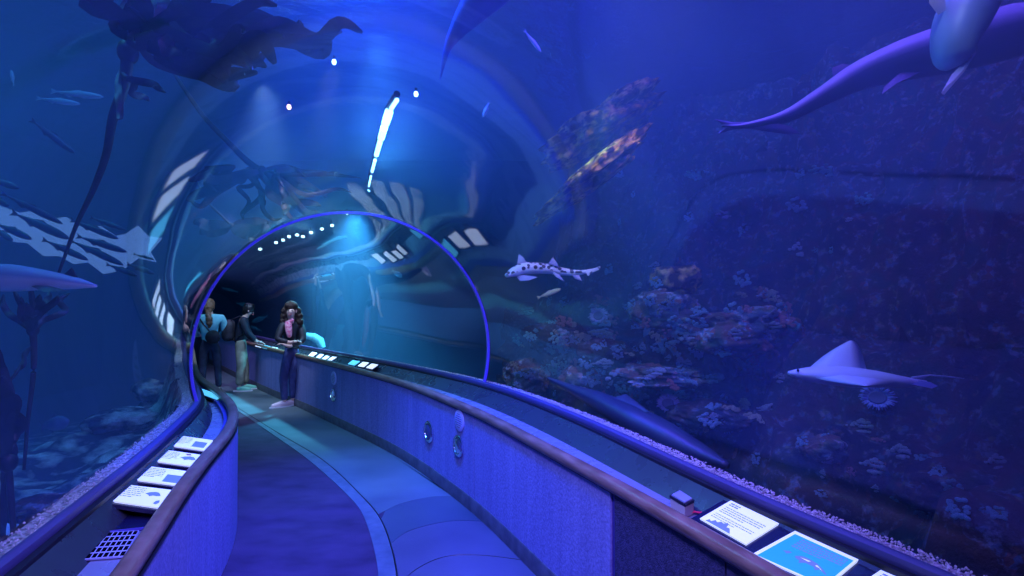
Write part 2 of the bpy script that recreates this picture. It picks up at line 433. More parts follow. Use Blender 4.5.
mb.v += [V((x,y,z)) for x in (XA,XB) for y in (YA,YB) for z in (ZA,SURF)]
mb.f += [tuple(o+i for i in f) for f in ((0,1,3,2),(4,6,7,5),(0,4,5,1),(2,3,7,6),(0,2,6,4),(1,5,7,3))]
water = mb.build('water', None, smooth=False)
me = water.data
bm = bmesh.new(); bm.from_mesh(me); bm.faces.ensure_lookup_table()
bmesh.ops.recalc_face_normals(bm, faces=bm.faces)
# the outer box must face out, the walkway's hollow must face in
def vol(fs):
    v = 0
    for f in fs:
        c = f.calc_center_median(); v += f.calc_area()*f.normal.dot(c-V((-3,6,1.5)))
    return v
inn = [f for f in bm.faces if f.index < inner_n]; outf = [f for f in bm.faces if f.index >= inner_n]
if vol(inn) > 0: bmesh.ops.reverse_faces(bm, faces=inn)
if vol(outf) < 0: bmesh.ops.reverse_faces(bm, faces=outf)
bm.to_mesh(me); bm.free(); me.materials.append(water_mat())
struct(water, 'blue water filling the tank around the tunnel', 'water')

# tank shell
M_tank = mat('tank_paint', (.02,.05,.12), .9)
def quad(name, pts, m, label, cat='wall'):
    o = MB().slab(pts, (V(pts[1])-V(pts[0])).cross(V(pts[2])-V(pts[1])), .1).build(name, m, smooth=False); return struct(o, label, cat)
quad('wall_back', [(XA,YB,ZA),(XB,YB,ZA),(XB,YB,SURF+1.5),(XA,YB,SURF+1.5)], M_tank, 'dark blue painted end wall of the tank')
quad('wall_5', [(XA,YA,ZA),(XA,YB,ZA),(XA,YB,SURF+1.5),(XA,YA,SURF+1.5)], M_tank, 'dark blue painted left wall of the tank')
quad('wall_6', [(XB,YA,ZA),(XB,YB,ZA),(XB,YB,SURF+1.5),(XB,YA,SURF+1.5)], M_tank, 'dark blue painted right wall of the tank')
quad('ceiling', [(XA,YA,SURF+1.6),(XB,YA,SURF+1.6),(XB,YB,SURF+1.6),(XA,YB,SURF+1.6)], mat('ceiling_dark',(.02,.02,.04),.9), 'dark ceiling above the tank', 'ceiling')
# rippled water surface
def surf_mat():
    m = bpy.data.materials.new('water_surface'); m.use_nodes = True; t = m.node_tree; t.nodes.clear()
    out = t.nodes.new('ShaderNodeOutputMaterial'); mix = t.nodes.new('ShaderNodeMixShader')
    tr = N(t, 'ShaderNodeBsdfTransparent', Color=(.9,.95,1,1)); gl = N(t, 'ShaderNodeBsdfGlossy', Roughness=.12, Color=(.7,.85,1,1))
    co = coords(t, (1,1,1)); n = N(t, 'ShaderNodeTexNoise', Scale=1.6, Detail=4); t.links.new(co, n.inputs['Vector'])
    bp = N(t, 'ShaderNodeBump', Strength=.8, Distance=.15); t.links.new(n.outputs[0], bp.inputs['Height'])
    t.links.new(bp.outputs[0], gl.inputs['Normal']); mix.inputs[0].default_value = .45
    t.links.new(tr.outputs[0], mix.inputs[1]); t.links.new(gl.outputs[0], mix.inputs[2]); t.links.new(mix.outputs[0], out.inputs['Surface'])
    return m
mb = MB(); nx, ny = 60, 60
for i in range(nx+1):
    for j in range(ny+1):
        x = XA+(XB-XA)*i/nx; y = YA+(YB-YA)*j/ny
        mb.v.append(V((x,y,SURF+.02+.05*mn.noise(V((x*.7,y*.7,0))))))
for i in range(nx):
    for j in range(ny):
        a = i*(ny+1)+j; mb.f.append((a,a+1,a+ny+2,a+ny+1))
sfc = mb.build('water_surface', surf_mat(), auto=False); struct(sfc, 'rippled underside of the water surface overhead', 'water')
# ================================================================ things on the ledges and walls
def wall_hit(u, path=WR):
    for a, b in zip(path, path[1:]):
        if a.y < .5: continue
        ua = a.x/a.y*F+512; ub = b.x/b.y*F+512
        if (ua-u)*(ub-u) <= 0 and abs(ua-ub) > 1e-6:
            k = (u-ua)/(ub-ua); p = a.lerp(b, k); t = (b-a).normalized()
            return p, t
def zrow(p, v): return CH+(297-v)/F*p.y
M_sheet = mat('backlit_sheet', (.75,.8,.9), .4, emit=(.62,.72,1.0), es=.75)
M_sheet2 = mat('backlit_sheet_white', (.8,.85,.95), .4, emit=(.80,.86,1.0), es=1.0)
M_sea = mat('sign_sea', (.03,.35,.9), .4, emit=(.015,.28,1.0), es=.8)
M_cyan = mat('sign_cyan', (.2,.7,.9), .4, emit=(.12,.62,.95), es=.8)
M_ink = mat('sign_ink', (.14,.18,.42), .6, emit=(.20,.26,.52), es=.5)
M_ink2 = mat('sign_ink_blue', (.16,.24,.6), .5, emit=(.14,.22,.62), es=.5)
M_tray = mat('sign_tray', (.012,.012,.05), .25)
def signpanel(label, c4, sheet, text=None, art=None, seas=False, tray=True, cat='sign', group=None, th=.006, margin=.02):
    """c4: far-left, far-right, near-right, near-left corners as the reader sees the page"""
    fl_, fr_, nr_, nl_ = [V(c) for c in c4]
    t = thing('information_panel', label, cat, (fl_+fr_+nr_+nl_)/4-V((0,0,.02)), group)
    n = (fr_-fl_).cross(nl_-fl_).normalized()
    if n.z < 0: n = -n
    def at(x, y, h=0): return fl_.lerp(fr_, x).lerp(nl_.lerp(nr_, x), y)+n*h
    if tray:
        mx = margin/(fr_-fl_).length; my = margin/(nl_-fl_).length
        MB().slab([at(-mx,-my,-.012), at(1+mx,-my,-.012), at(1+mx,1+my,-.012), at(-mx,1+my,-.012)], n, .018).build('tray', M_tray, t, smooth=False)
    MB().slab([at(0,0), at(1,0), at(1,1), at(0,1)], n, th).build('sheet', sheet, t, smooth=False)
    def patch(mb, x0, y0, x1, y1, h=.0036): mb.slab([at(x0,y0,h), at(x1,y0,h), at(x1,y1,h), at(x0,y1,h)], n, .0006)
    if seas:
        mb = MB(); patch(mb, .06, .10, .97, .97, .0035); mb.build('sea_picture', M_sea, t, smooth=False)
    if text:
        mb = MB()
        rr = random.Random(len(label))
        for (x0, y0, x1, rows, dy, hh) in text:
            for k in range(rows):
                x = x0
                while x < x1-.02:
                    wd = rr.uniform(.03,.09); e = min(x+wd, x1)
                    if k == rows-1 and x > x0+(x1-x0)*.6: break
                    patch(mb, x, y0+k*dy, e, y0+k*dy+hh, .0046); x = e+.014
        mb.build('lettering', M_ink, t, smooth=False)
    if art:
        for name, m, polys in art:
            mb = MB()
            for pl in polys: mb.slab([at(x,y,.0052) for x, y in pl], n, .0006)
            mb.build(name, m, t, smooth=False)
    return t
def Z4(q, z0, z1): return [PZ(*q[0],z0), PZ(*q[1],z0), PZ(*q[2],z1), PZ(*q[3],z1)]
whale = [(.40,.62),(.47,.55),(.58,.545),(.70,.575),(.80,.64),(.90,.74),(.86,.73),(.78,.68),(.74,.74),(.70,.68),(.58,.67),(.52,.74),(.50,.68),(.43,.66)]
small_dolphin = [(.22,.62),(.28,.57),(.33,.58),(.31,.62),(.28,.66),(.27,.63)]
# right ledge, front edge hidden by the handrail
signpanel('white page with a heading and a dark skyline drawing, beside the small box', Z4([(731,501),(779,524),(746,545),(700,519)],.815,.775), M_sheet,
  text=[(.08,.08,.30,2,.07,.04),(.08,.27,.92,4,.07,.022),(.08,.60,.9,3,.07,.018)],
  art=[('skyline_drawing', M_ink2, [[(.12,.98),(.15,.88),(.2,.92),(.24,.82),(.30,.86),(.34,.78),(.40,.80),(.44,.72),(.48,.76),(.50,.86),(.56,.84),(.62,.92),(.66,.98)]])], margin=.035)
signpanel('blue sea poster page with a whale, next to the right handrail', Z4([(796,531),(859,560),(826,588),(752,555)],.815,.775), M_sheet,
  text=[(.22,.16,.92,5,.06,.026)], seas=True, art=[('whale', M_ink2, [whale, small_dolphin]), ('whale_belly', M_sheet, [[(.46,.60),(.6,.585),(.72,.615),(.82,.69),(.7,.64),(.58,.62)]])], margin=.035)
signpanel('white page cut by the picture edge, nearest on the right ledge', Z4([(882,570),(950,604),(915,640),(840,598)],.815,.775), M_sheet,
  text=[(.08,.08,.30,2,.07,.04),(.08,.3,.92,6,.08,.025)], margin=.035)
# left ledge: four landscape pages
whale2 = lambda dx,dy,s: [(dx+s*x, dy+s*y) for x, y in [(0,.5),(.2,.2),(.5,.0),(.75,.05),(.9,.3),(1,.6),(.8,.75),(.55,.7),(.35,.95),(.25,.7)]]
blob2 = [(.78,.72),(.84,.66),(.86,.78),(.82,.9),(.76,.86)]
lz0, lz1 = .795, .785
def L4(q): return [PZ(*q[0],.805), PZ(*q[1],.780), PZ(*q[2],.780), PZ(*q[3],.805)]
signpanel('pale page with a blue flatfish drawing, nearest of the left ledge', L4([(125,485),(176,491),(164,509),(109,501)]), M_sheet,
  text=[(.06,.10,.46,6,.11,.035)], art=[('drawing', M_ink2, [whale2(.5,.25,.3), blob2])])
signpanel('pale page with a square blue photo, second along the left ledge', L4([(146,466.4),(190,472),(180,486),(131.5,479.7)]), M_sheet,
  text=[(.06,.12,.52,6,.11,.035)], art=[('photo', M_ink2, [[(.60,.42),(.96,.42),(.96,.92),(.60,.92)]])])
signpanel('pale page with a dark seal shape and orange spot, third along the left ledge', L4([(163,450),(203,455.5),(194,466.8),(151.5,461)]), M_sheet,
  text=[(.06,.12,.48,6,.11,.035)], art=[('drawing', M_ink2, [whale2(.55,.3,.38)]), ('orange_spot', mat('sign_orange',(.5,.2,.1),.5), [[(.60,.12),(.72,.1),(.76,.2),(.66,.24)]])])
signpanel('pale page with a small framed photo, farthest of the left ledge four', L4([(176.6,435.6),(213,440.6),(205.5,451),(166,445.3)]), M_sheet,
  text=[(.06,.12,.5,6,.11,.035)], art=[('photo', M_ink2, [[(.60,.35),(.92,.35),(.92,.85),(.60,.85)]])])
signpanel('narrow lit page glowing blue on the left ledge beyond the ring', [PZ(199,388,.80),PZ(222,396,.775),PZ(217,399.5,.775),PZ(198,392.5,.80)], M_cyan)
# housing that carries the four left pages, open at its near end
hs = thing('display_housing', 'black display housing under the four left pages, open end near the vent', 'housing', PZ(130,500,.735))
A = [PZ(97,500,.79),PZ(166,436,.79),PZ(216,441,.765),PZ(161,512,.765)]
top_ = [p for p in A]; bot_ = [V((p.x,p.y,.737)) for p in A]
MB().add(top_+bot_, [(0,1,5,4),(2,3,7,6),(1,2,6,5),(0,3,2,1)]).build('case', M_tray, hs, smooth=False, solid=.004)
M_lip = mat('lip_violet', (.10,.07,.35), .4)
q = [PZ(88,531,.738),PZ(88,531,.738).lerp(A[0],.98),A[0],V((A[0].x,A[0].y,.737))]
e0 = A[0]; e1 = A[3]; b0 = PZ(84,536,.738); b1 = PZ(150,529,.738)
MB().tube([e0+V((0,0,-.004)), b0+V((0,0,.004)), b1+V((0,0,.004))], .007, 6).build('lip', M_lip, hs)
MB().slab([b0, V((e0.x,e0.y,.740)), V((e1.x,e1.y,.740)), b1], (0,0,1), .004).build('sill', M_tray, hs, smooth=False)
# vent grille
vg = thing('vent_grille', 'square-holed dark vent grille set in the near left ledge', 'vent', PZ(110,546,.736))
g0, g1, g2, g3 = PZ(104,533,.742), PZ(139,531,.742), PZ(124,557,.742), PZ(84,560,.742)
MB().slab([g0,g1,g2,g3], (0,0,1), .006).build('plate', mat('grille_paint',(.55,.52,.75),.5), vg, smooth=False)
mb = MB()
for i in range(7):
    for j in range(5):
        def gp(x, y): return g0.lerp(g1, x).lerp(g3.lerp(g2, x), y)+V((0,0,.0038))
        x0 = (i+.14)/7; x1 = (i+.90)/7; y0 = (j+.14)/5; y1 = (j+.88)/5
        mb.slab([gp(x0,y0),gp(x1,y0),gp(x1,y1),gp(x0,y1)], (0,0,1), .001)
mb.build('grille_holes', mat('hole_black',(.004,.004,.01),1,spec=0), vg, smooth=False)
# distant pages on the right ledge
FA = [[(120,115),(165,125),(125,157),(75,152)],[(190,137),(228,140),(190,176),(150,170)],[(250,150),(285,158),(245,188),(208,182)],[(310,160),(352,165),(302,196),(268,190)]]
FB = [[(505,195),(575,205),(522,243),(460,230)],[(605,212),(660,218),(612,258),(556,248)],[(690,228),(748,238),(692,277),(636,264)]]
names = ['four','three']
wordsA = ['farthest white page of the row of four beside the woman','second white page of the row of four, from the woman','third white page of the row of four, from the woman','white page of the row of four, next to the dark gap']
wordsB = ['sky blue lit page in the middle stretch of the right ledge','white page between the sky blue page and another white one','white page just past the sky blue one, nearer the ring']
for q, lb in zip(FA, wordsA): signpanel(lb, Z4([(300+x/9.6, 340+y/9.6) for x, y in q],.825,.80), M_sheet2)
for k, (q, lb) in enumerate(zip(FB, wordsB)): signpanel(lb, Z4([(300+x/9.6, 340+y/9.6) for x, y in q],.825,.80), M_cyan if k == 0 else M_sheet2)
for k, lb in enumerate(['pale page on the far ledge by the hands of the man','pale page on the far ledge between the man and the woman','pale page on the far ledge, closest to the elbow of the woman']):
    x = 256+k*7.5; y = 343.6+k*1.6
    signpanel(lb, Z4([(x+1,y),(x+7,y+1.3),(x+5,y+4),(x-1,y+2.6)],.825,.80), M_sheet if k != 1 else M_cyan)
# small box with glass lid and red strap
bx = thing('display_box', 'small tan box with a glassy lid on the right steel ledge', 'box', PZ(682,506,.737))
c0, c1, c2, c3 = PZ(670,496,.80), PZ(679.5,491,.80), PZ(694,500.5,.80), PZ(685,505,.80)
mid = (c0+c1+c2+c3)/4
def ring4(h, k=1.0): return [V((mid.x+(c.x-mid.x)*k, mid.y+(c.y-mid.y)*k, h)) for c in (c0,c1,c2,c3)]
MB().loft([ring4(.738,.96), ring4(.79,1.0)]).build('body', mat('tan_card',(.62,.50,.42),.7), bx, smooth=False, bevel=.002)
MB().loft([ring4(.791,1.04), ring4(.803,1.04)]).build('rim', M_black, bx, smooth=False, bevel=.001)
MB().loft([ring4(.8035,.86), ring4(.809,.84)]).build('glass_lid', mat('lid_glass',(.55,.6,.75),.08,.4), bx, smooth=False)
r0 = PZ(690,513,.745)
MB().tube([r0, r0+V((.02,.005,.004)), r0+V((.05,.0,.0)), r0+V((.065,.02,0))], [.006,.009,.009,.005], 8, flat=.5).build('red_strap', mat('red_strap',(.75,.02,.08),.6), bx)
# round fixtures on the right wall
def disc(u, v, kind, label, cat, name, r=.0, rv=10.7):
    p, t = wall_hit(u); n = V((t.y,-t.x,0)); z = zrow(p, v); r = rv/F*p.y
    c = V((p.x,p.y,z))-n*.002
    T = thing(name, label, cat, c)
    def rg_(rr, off): return [c-n*off+t*(math.cos(k*2*PI/28)*rr)+V((0,0,math.sin(k*2*PI/28)*rr)) for k in range(28)]
    if kind == 'plate':
        MB().loft([rg_(r,0), rg_(r,.006), rg_(r*.93,.009), rg_(r*.2,.009)]).build('plate', mat('plate_lilac',(.55,.50,.85),.5), T)
        mb = MB()
        for a in range(-3,4):
            for b_ in range(-3,4):
                if a*a+b_*b_ <= 10: mb.ball(c-n*.009+t*(a*r*.2)+V((0,0,b_*r*.2)), r*.045, nu=6, nv=4)
        mb.build('speaker_holes', M_black, T)
    else:
        MB().loft([rg_(r,0), rg_(r,.012), rg_(r*.9,.02), rg_(r*.74,.02), rg_(r*.70,.008)]).build('bezel', M_chrome, T)
        MB().loft([rg_(r*.70,.004), rg_(r*.68,.016), rg_(r*.5,.022), rg_(r*.2,.024)]).build('push_cap', M_chrome if kind == 'chrome' else mat('dark_cap',(.08,.08,.2),.3), T)
    return T
disc(460,420,'plate','flat lilac round speaker plate near the ring on the right wall','speaker','wall_speaker')
disc(459.5,445,'chrome','chrome push button under the nearer lilac plate','button','wall_button')
disc(430,431,'dark','dark-centred chrome round button left of the two stacked discs','button','wall_button')
disc(334.5,378,'plate','small lilac speaker plate on the far stretch of right wall','speaker','wall_speaker',rv=6.8)
disc(334.5,394.5,'chrome','small chrome button below the far lilac plate','button','wall_button',rv=6.6)
# ================================================================ people
def skinmesh(name, chains, m, parent, frame, sub=2, root=0):
    """chains: list of lists of (point, radius); points that coincide are welded"""
    vs, rs, es, idx = [], [], [], {}
    for ch in chains:
        prev = None
        for p, r in ch:
            key = tuple(round(c, 3) for c in p)
            if key not in idx: idx[key] = len(vs); vs.append(frame(p)); rs.append(r)
            if prev is not None and prev != idx[key]: es.append((prev, idx[key]))
            prev = idx[key]
    me = bpy.data.meshes.new(name); me.from_pydata([tuple(v) for v in vs], es, [])
    o = bpy.data.objects.new(name, me); C.objects.link(o); me.materials.append(m)
    sk = o.modifiers.new('Skin', 'SKIN'); sk.use_smooth_shade = True; sk.branch_smoothing = .4
    bm = bmesh.new(); bm.from_mesh(me); ly = bm.verts.layers.skin.verify(); bm.verts.ensure_lookup_table()
    for k, v in enumerate(bm.verts):
        r = rs[k]; v[ly].radius = r if isinstance(r, tuple) else (r, r); v[ly].use_root = (k == root)
    bm.to_mesh(me); bm.free()
    sb = o.modifiers.new('Subsurf', 'SUBSURF'); sb.levels = sub; sb.render_levels = sub
    if parent: o.parent = parent; o.matrix_parent_inverse = parent.matrix_world.inverted()
    return o
M_skin = mat('skin', (.68,.45,.38), .55)
def person(label, foot, J, outfit):
    """J: joints in metres, x = picture right, y = away from the camera, z up, measured from the point between the feet"""
    away = V((foot.x, foot.y, 0)).normalized(); right = V((away.y, -away.x, 0))
    fr = lambda p: foot+right*p[0]+away*p[1]+V((0,0,p[2]))
    t = thing('person', label, 'person', foot)
    mid = lambda a, b, k=.5: tuple(a[i]+(b[i]-a[i])*k for i in range(3))
    g = J; B = []
    spine = [(g['pelvis'],.10),(g['waist'],.085),(g['chest'],.105),(g['neck'],.045),(g['skull'],.07),(g['crown'],.065)]
    B.append(spine)
    for s in 'LR':
        B.append([(g['chest'],.105),(g['sh'+s],.05),(g['el'+s],.038),(g['wr'+s],.025),(g['pa'+s],.03)])
        B.append([(g['pelvis'],.10),(g['hip'+s],.08),(g['kn'+s],.05),(g['an'+s],.035),(g['toe'+s],.03)])
        w, p = V(g['wr'+s]), V(g['pa'+s]); d = (p-w).normalized(); sd = d.cross(V((0,.3,1))).normalized(); dn = sd.cross(d)
        for k in range(4):       # four fingers and a thumb
            b0 = p+sd*(.024-.016*k); L = (.065,.075,.07,.055)[k]
            B.append([(tuple(p),.03),(tuple(b0+d*.035),.009),(tuple(b0+d*(.035+L*.5)-dn*.012),.0085),(tuple(b0+d*(.03+L*.85)-dn*.034),.007)])
        b0 = p.lerp(w,.5)+sd*.028
        B.append([(tuple(p),.03),(tuple(b0+sd*.012+d*.01),.011),(tuple(b0+sd*.022+d*.04-dn*.01),.009)])
    skinmesh('body', B, M_skin, t, fr)
    # face
    f = V(g['face']).normalized(); hc = V(g['skull']).lerp(V(g['crown']), .45); sd = f.cross(V((0,0,1))).normalized()
    MB().loft([[fr(hc+f*(.066+a)+sd*(math.cos(k*PI/4)*w)+V((0,0,-.012-a*.5+math.sin(k*PI/4)*w*1.3))) for k in range(8)] for a, w in ((0,.015),(.008,.010),(.018,.006))]).build('nose', M_skin, t)
    for s in (-1,1):
        MB().ball(fr(hc+f*.068+sd*.03*s+V((0,0,.012))), .011, nu=8, nv=6).build('eye', mat('eye',(.03,.02,.02),.3), t)
        MB().ball(fr(hc+sd*.078*s+V((0,0,-.005))), .014,.014,.028, nu=8, nv=6).build('ear', M_skin, t)
    MB().ball(fr(hc+f*.068+V((0,0,-.052))), .024,.012,.008, nu=10, nv=6).build('mouth', mat('lips',(.45,.12,.14),.5), t)
    outfit(t, g, fr, mid, hc, f, sd)
    return t
def cloth(t, name, g, fr, m, parts, extra=0): return skinmesh(name, parts, m, t, fr)
def legs(t, g, fr, m, r=(.115,.092,.066,.052), hipw=.115):
    ch = [[(g['waist'],.10),(g['pelvis'],hipw)]]
    for s in 'LR': ch.append([(g['pelvis'],hipw),(g['hip'+s],r[1]),(g['kn'+s],r[2]),(tuple(V(g['an'+s])+V((0,0,.03))),r[3])])
    return skinmesh('trousers', ch, m, t, fr)
def top(t, g, fr, m, name='jacket', r=.02, hem=True):
    ch = [[(tuple(V(g['pelvis'])+V((0,0,.0))),.125+r*.4),(g['waist'],.112+r*.4),(g['chest'],.125+r*.5),(tuple(V(g['neck'])-V((0,0,.03))),.06)]]
    for s in 'LR': ch.append([(g['chest'],.125+r*.5),(g['sh'+s],.062+r*.4),(g['el'+s],.05+r*.4),(tuple(V(g['wr'+s]).lerp(V(g['el'+s]),.08)),.036+r*.3)])
    return skinmesh(name, ch, m, t, fr)
def shoe(t, g, fr, s, m, sole):
    a = V(g['an'+s]); to = V(g['toe'+s]); d = (to-a); d.z = 0; d.normalize(); z = .045
    heel = V((a.x,a.y,z))-d*.05
    skinmesh('shoe', [[(tuple(heel),.04),(tuple(V((a.x,a.y,z+.02))+d*.02),.047),(tuple(V((a.x,a.y,z-.005))+d*.13),.042),(tuple(V((a.x,a.y,z-.012))+d*.20),.028)]], m, t, fr)
    sdv = V((-d.y,d.x,0)); c = V((a.x,a.y,0))
    pts = [c-d*.095-sdv*.03, c-d*.095+sdv*.03, c+d*.08+sdv*.048, c+d*.19+sdv*.034, c+d*.225, c+d*.19-sdv*.034, c+d*.08-sdv*.048]
    MB().slab([fr(p+V((0,0,.012))) for p in pts], (0,0,1), .022).build('sole', sole, t, smooth=False)
def hairballs(t, fr, m, balls, name='hair', seed=3, rough=.02):
    mb = MB(); rr = random.Random(seed)
    for (c, r) in balls: mb.ball(fr(c), r[0], r[1], r[2], 14, 10)
    o = mb.build(name, m, t); rm = o.modifiers.new('Remesh','REMESH'); rm.mode='VOXEL'; rm.voxel_size=.012; rm.use_smooth_shade=True
    tx = bpy.data.textures.new('hair_tex','CLOUDS'); tx.noise_scale=.03
    dm = o.modifiers.new('Displace','DISPLACE'); dm.texture=tx; dm.strength=rough; dm.mid_level=.5
    return o
M_jacket = mat('black_jacket', rough=.6, nodes=noisy((.006,.006,.012),(.02,.02,.035),20))
M_jeans = mat('blue_jeans', rough=.8, nodes=noisy((.025,.035,.14),(.10,.13,.36),9,(1,1,.5),.42,.7))
M_darkj = mat('dark_jeans', rough=.8, nodes=noisy((.008,.012,.035),(.03,.04,.09),9))
M_khaki = mat('khaki', rough=.85, nodes=noisy((.20,.20,.15),(.36,.35,.26),8))
M_hair = mat('dark_hair', (.035,.018,.014), .75); M_hair2 = mat('brown_hair', (.20,.11,.06), .5); M_blk = mat('black_hair', (.008,.007,.010), .4)
M_pink = mat('pink_scarf', rough=.9, nodes=noisy((.75,.06,.22),(.95,.5,.6),30))
M_shoeW = mat('pale_pink_shoe', (.85,.68,.75), .6); M_soleW = mat('white_sole', (.8,.8,.85), .6)
M_shoeG = mat('mint_shoe', (.25,.75,.55), .5, emit=None)
M_teal = mat('teal_shirt', rough=.8, nodes=noisy((.16,.55,.62),(.25,.70,.78),6))
# --- woman leaning back against the right handrail
def outfitW(t, g, fr, mid, hc, f, sd):
    legs(t, g, fr, M_jeans); top(t, g, fr, M_jacket)
    for s in 'LR': shoe(t, g, fr, s, M_shoeW, M_soleW)
    n = V(g['neck'])
    skinmesh('scarf', [[(tuple(n+V((-.05,-.05,-.02))),.05),(tuple(n+V((-.04,-.11,-.08))),.06),(tuple(n+V((-.03,-.14,-.19))),.055),(tuple(n+V((-.02,-.15,-.28))),.035)],
        [(tuple(n+V((-.05,-.05,-.02))),.05),(tuple(n+V((.05,-.05,-.03))),.045)]], M_pink, t, fr)
    b = []
    for (x,y,z,r) in [(0,.05,.055,.095),(-.095,.04,0,.05),(.10,.04,0,.055),(-.115,.04,-.08,.045),(.125,.04,-.08,.055),(-.125,.03,-.16,.04),(.135,.03,-.17,.055),(0,.07,-.05,.095),(0,.08,-.14,.09),(.12,.04,-.24,.045),(-.05,-.0,.085,.045),(.05,-.0,.085,.05)]:
        b.append((tuple(hc+V((x,y,z))), (r,r,r*1.15)))
    b += [(tuple(hc+V((x,.06,z))), (.06,.05,.07)) for x, z in ((-.06,.03),(.07,.03),(-.07,-.05),(.08,-.05),(-.07,-.12),(.09,-.13),(.0,-.18))]
    hairballs(t, fr, M_hair, b, rough=.03)
footW = PZ(288,405,0)
JW = dict(pelvis=(.05,.10,.84), waist=(.06,.12,1.00), chest=(.06,.10,1.20), neck=(.035,.06,1.37), skull=(.03,.03,1.46), crown=(.035,.03,1.55), face=(-.15,-1,-.05),
  shL=(-.085,.02,1.29), shR=(.19,.12,1.28), elL=(-.16,-.07,1.06), elR=(.21,-.02,1.03), wrL=(.02,-.13,1.02), wrR=(.02,-.16,.96), paL=(.09,-.13,1.03), paR=(-.06,-.16,.99),
  hipL=(-.005,.05,.80), hipR=(.10,.12,.80), knL=(-.07,-.02,.46), knR=(.06,.03,.44), anL=(-.05,.05,.07), anR=(.07,.12,.07), toeL=(-.24,.0,.03), toeR=(-.10,.05,.03))
JW = {k: (v[0],v[1]-.19,v[2]) if k != 'face' else v for k, v in JW.items()}
person('woman in a black jacket and pink scarf, arms folded, leaning on the right handrail', footW, JW, outfitW)
# --- person with a backpack bending over the ledge
def outfitM(t, g, fr, mid, hc, f, sd):
    legs(t, g, fr, M_khaki, (.12,.10,.085,.075)); top(t, g, fr, mat('navy_jacket',(.012,.016,.035),.7))
    for s in 'LR': shoe(t, g, fr, s, M_shoeG, M_soleW)
    b = [(tuple(hc+V(p)), (r,r,r)) for p, r in [((-.01,0,.03),.095),((-.05,0,.0),.075),((.03,-.01,.07),.06),((-.03,0,.08),.06),((-.07,0,-.05),.05)]]
    hairballs(t, fr, M_blk, b, rough=.03)
    bp = skinmesh('backpack', [[((-.235,-.02,.90),(.11,.10)),((-.26,-.02,1.05),(.15,.12)),((-.23,-.02,1.22),(.13,.11)),((-.19,-.02,1.31),(.07,.07))]], mat('charcoal_pack', rough=.7, nodes=noisy((.015,.013,.02),(.05,.045,.06),12)), t, fr)
    for s, y in (('L',-.13),('R',.10)):
        MB().tube([fr(p) for p in ((-.20,y*.6,1.30),(-.06,y,1.37),(.05,y,1.25),(.03,y,1.08),(-.12,y,.98))], .018, 8, flat=.5).build('strap', M_black, t)
footM = PZ(243,390.5,0)
JM = dict(pelvis=(-.05,0,.84), waist=(-.05,0,1.00), chest=(-.02,0,1.22), neck=(.04,0,1.38), skull=(.09,-.01,1.44), crown=(.10,-.01,1.52), face=(1,-.25,-.55),
  shL=(-.01,-.16,1.30), shR=(.0,.16,1.30), elL=(.06,-.20,1.05), elR=(.08,.18,1.05), wrL=(.20,-.10,.90), wrR=(.22,.08,.89), paL=(.27,-.08,.88), paR=(.29,.06,.87),
  hipL=(-.05,-.09,.80), hipR=(-.04,.09,.80), knL=(-.03,-.10,.46), knR=(.02,.09,.46), anL=(-.06,-.10,.07), anR=(.03,.10,.07), toeL=(.09,-.14,.03), toeR=(.19,.07,.03))
person('dark-haired person in khaki trousers with a backpack, looking down at the far ledge', footM, JM, outfitM)
# --- person seen from behind at the ring
def outfitB(t, g, fr, mid, hc, f, sd):
    legs(t, g, fr, M_darkj, hipw=.135); top(t, g, fr, M_teal, 'shirt', .05)
    for s in 'LR': shoe(t, g, fr, s, M_black, M_black)
    b = [(tuple(hc+V(p)), (r,r,r)) for p, r in [((0,-.01,.03),.10),((0,-.03,-.02),.095),((0,-.07,-.10),.055),((.0,-.10,-.17),.05),((.01,-.12,-.24),.055),((.02,-.12,-.31),.05),((.02,-.11,-.37),.035)]]
    hairballs(t, fr, M_hair2, b, rough=.03)
    MB().ball(fr((.05,-.19,1.02)), .13,.075,.12).build('bag', M_jacket, t)
    MB().tube([fr(p) for p in ((-.17,-.02,1.37),(-.10,-.17,1.25),(0,-.20,1.12),(.04,-.21,1.04))], .018, 8, flat=.5).build('bag_strap', M_jacket, t)
footB = PZ(209,394,0)
JB = dict(pelvis=(0,0,.88), waist=(0,0,1.05), chest=(0,0,1.28), neck=(0,.0,1.45), skull=(-.02,.02,1.53), crown=(-.02,.02,1.62), face=(-.2,1,-.1),
  shL=(-.19,0,1.36), shR=(.19,0,1.36), elL=(-.25,.06,1.10), elR=(.25,.06,1.10), wrL=(-.16,.24,1.02), wrR=(.17,.24,1.02), paL=(-.12,.31,1.02), paR=(.13,.31,1.02),
  hipL=(-.09,0,.84), hipR=(.10,0,.84), knL=(-.10,-.01,.47), knR=(.13,0,.47), anL=(-.11,0,.07), anR=(.15,0,.07), toeL=(-.12,.18,.03), toeR=(.17,.18,.03))
person('person seen from behind in a teal shirt with a brown ponytail and black bag', footB, JB, outfitB)
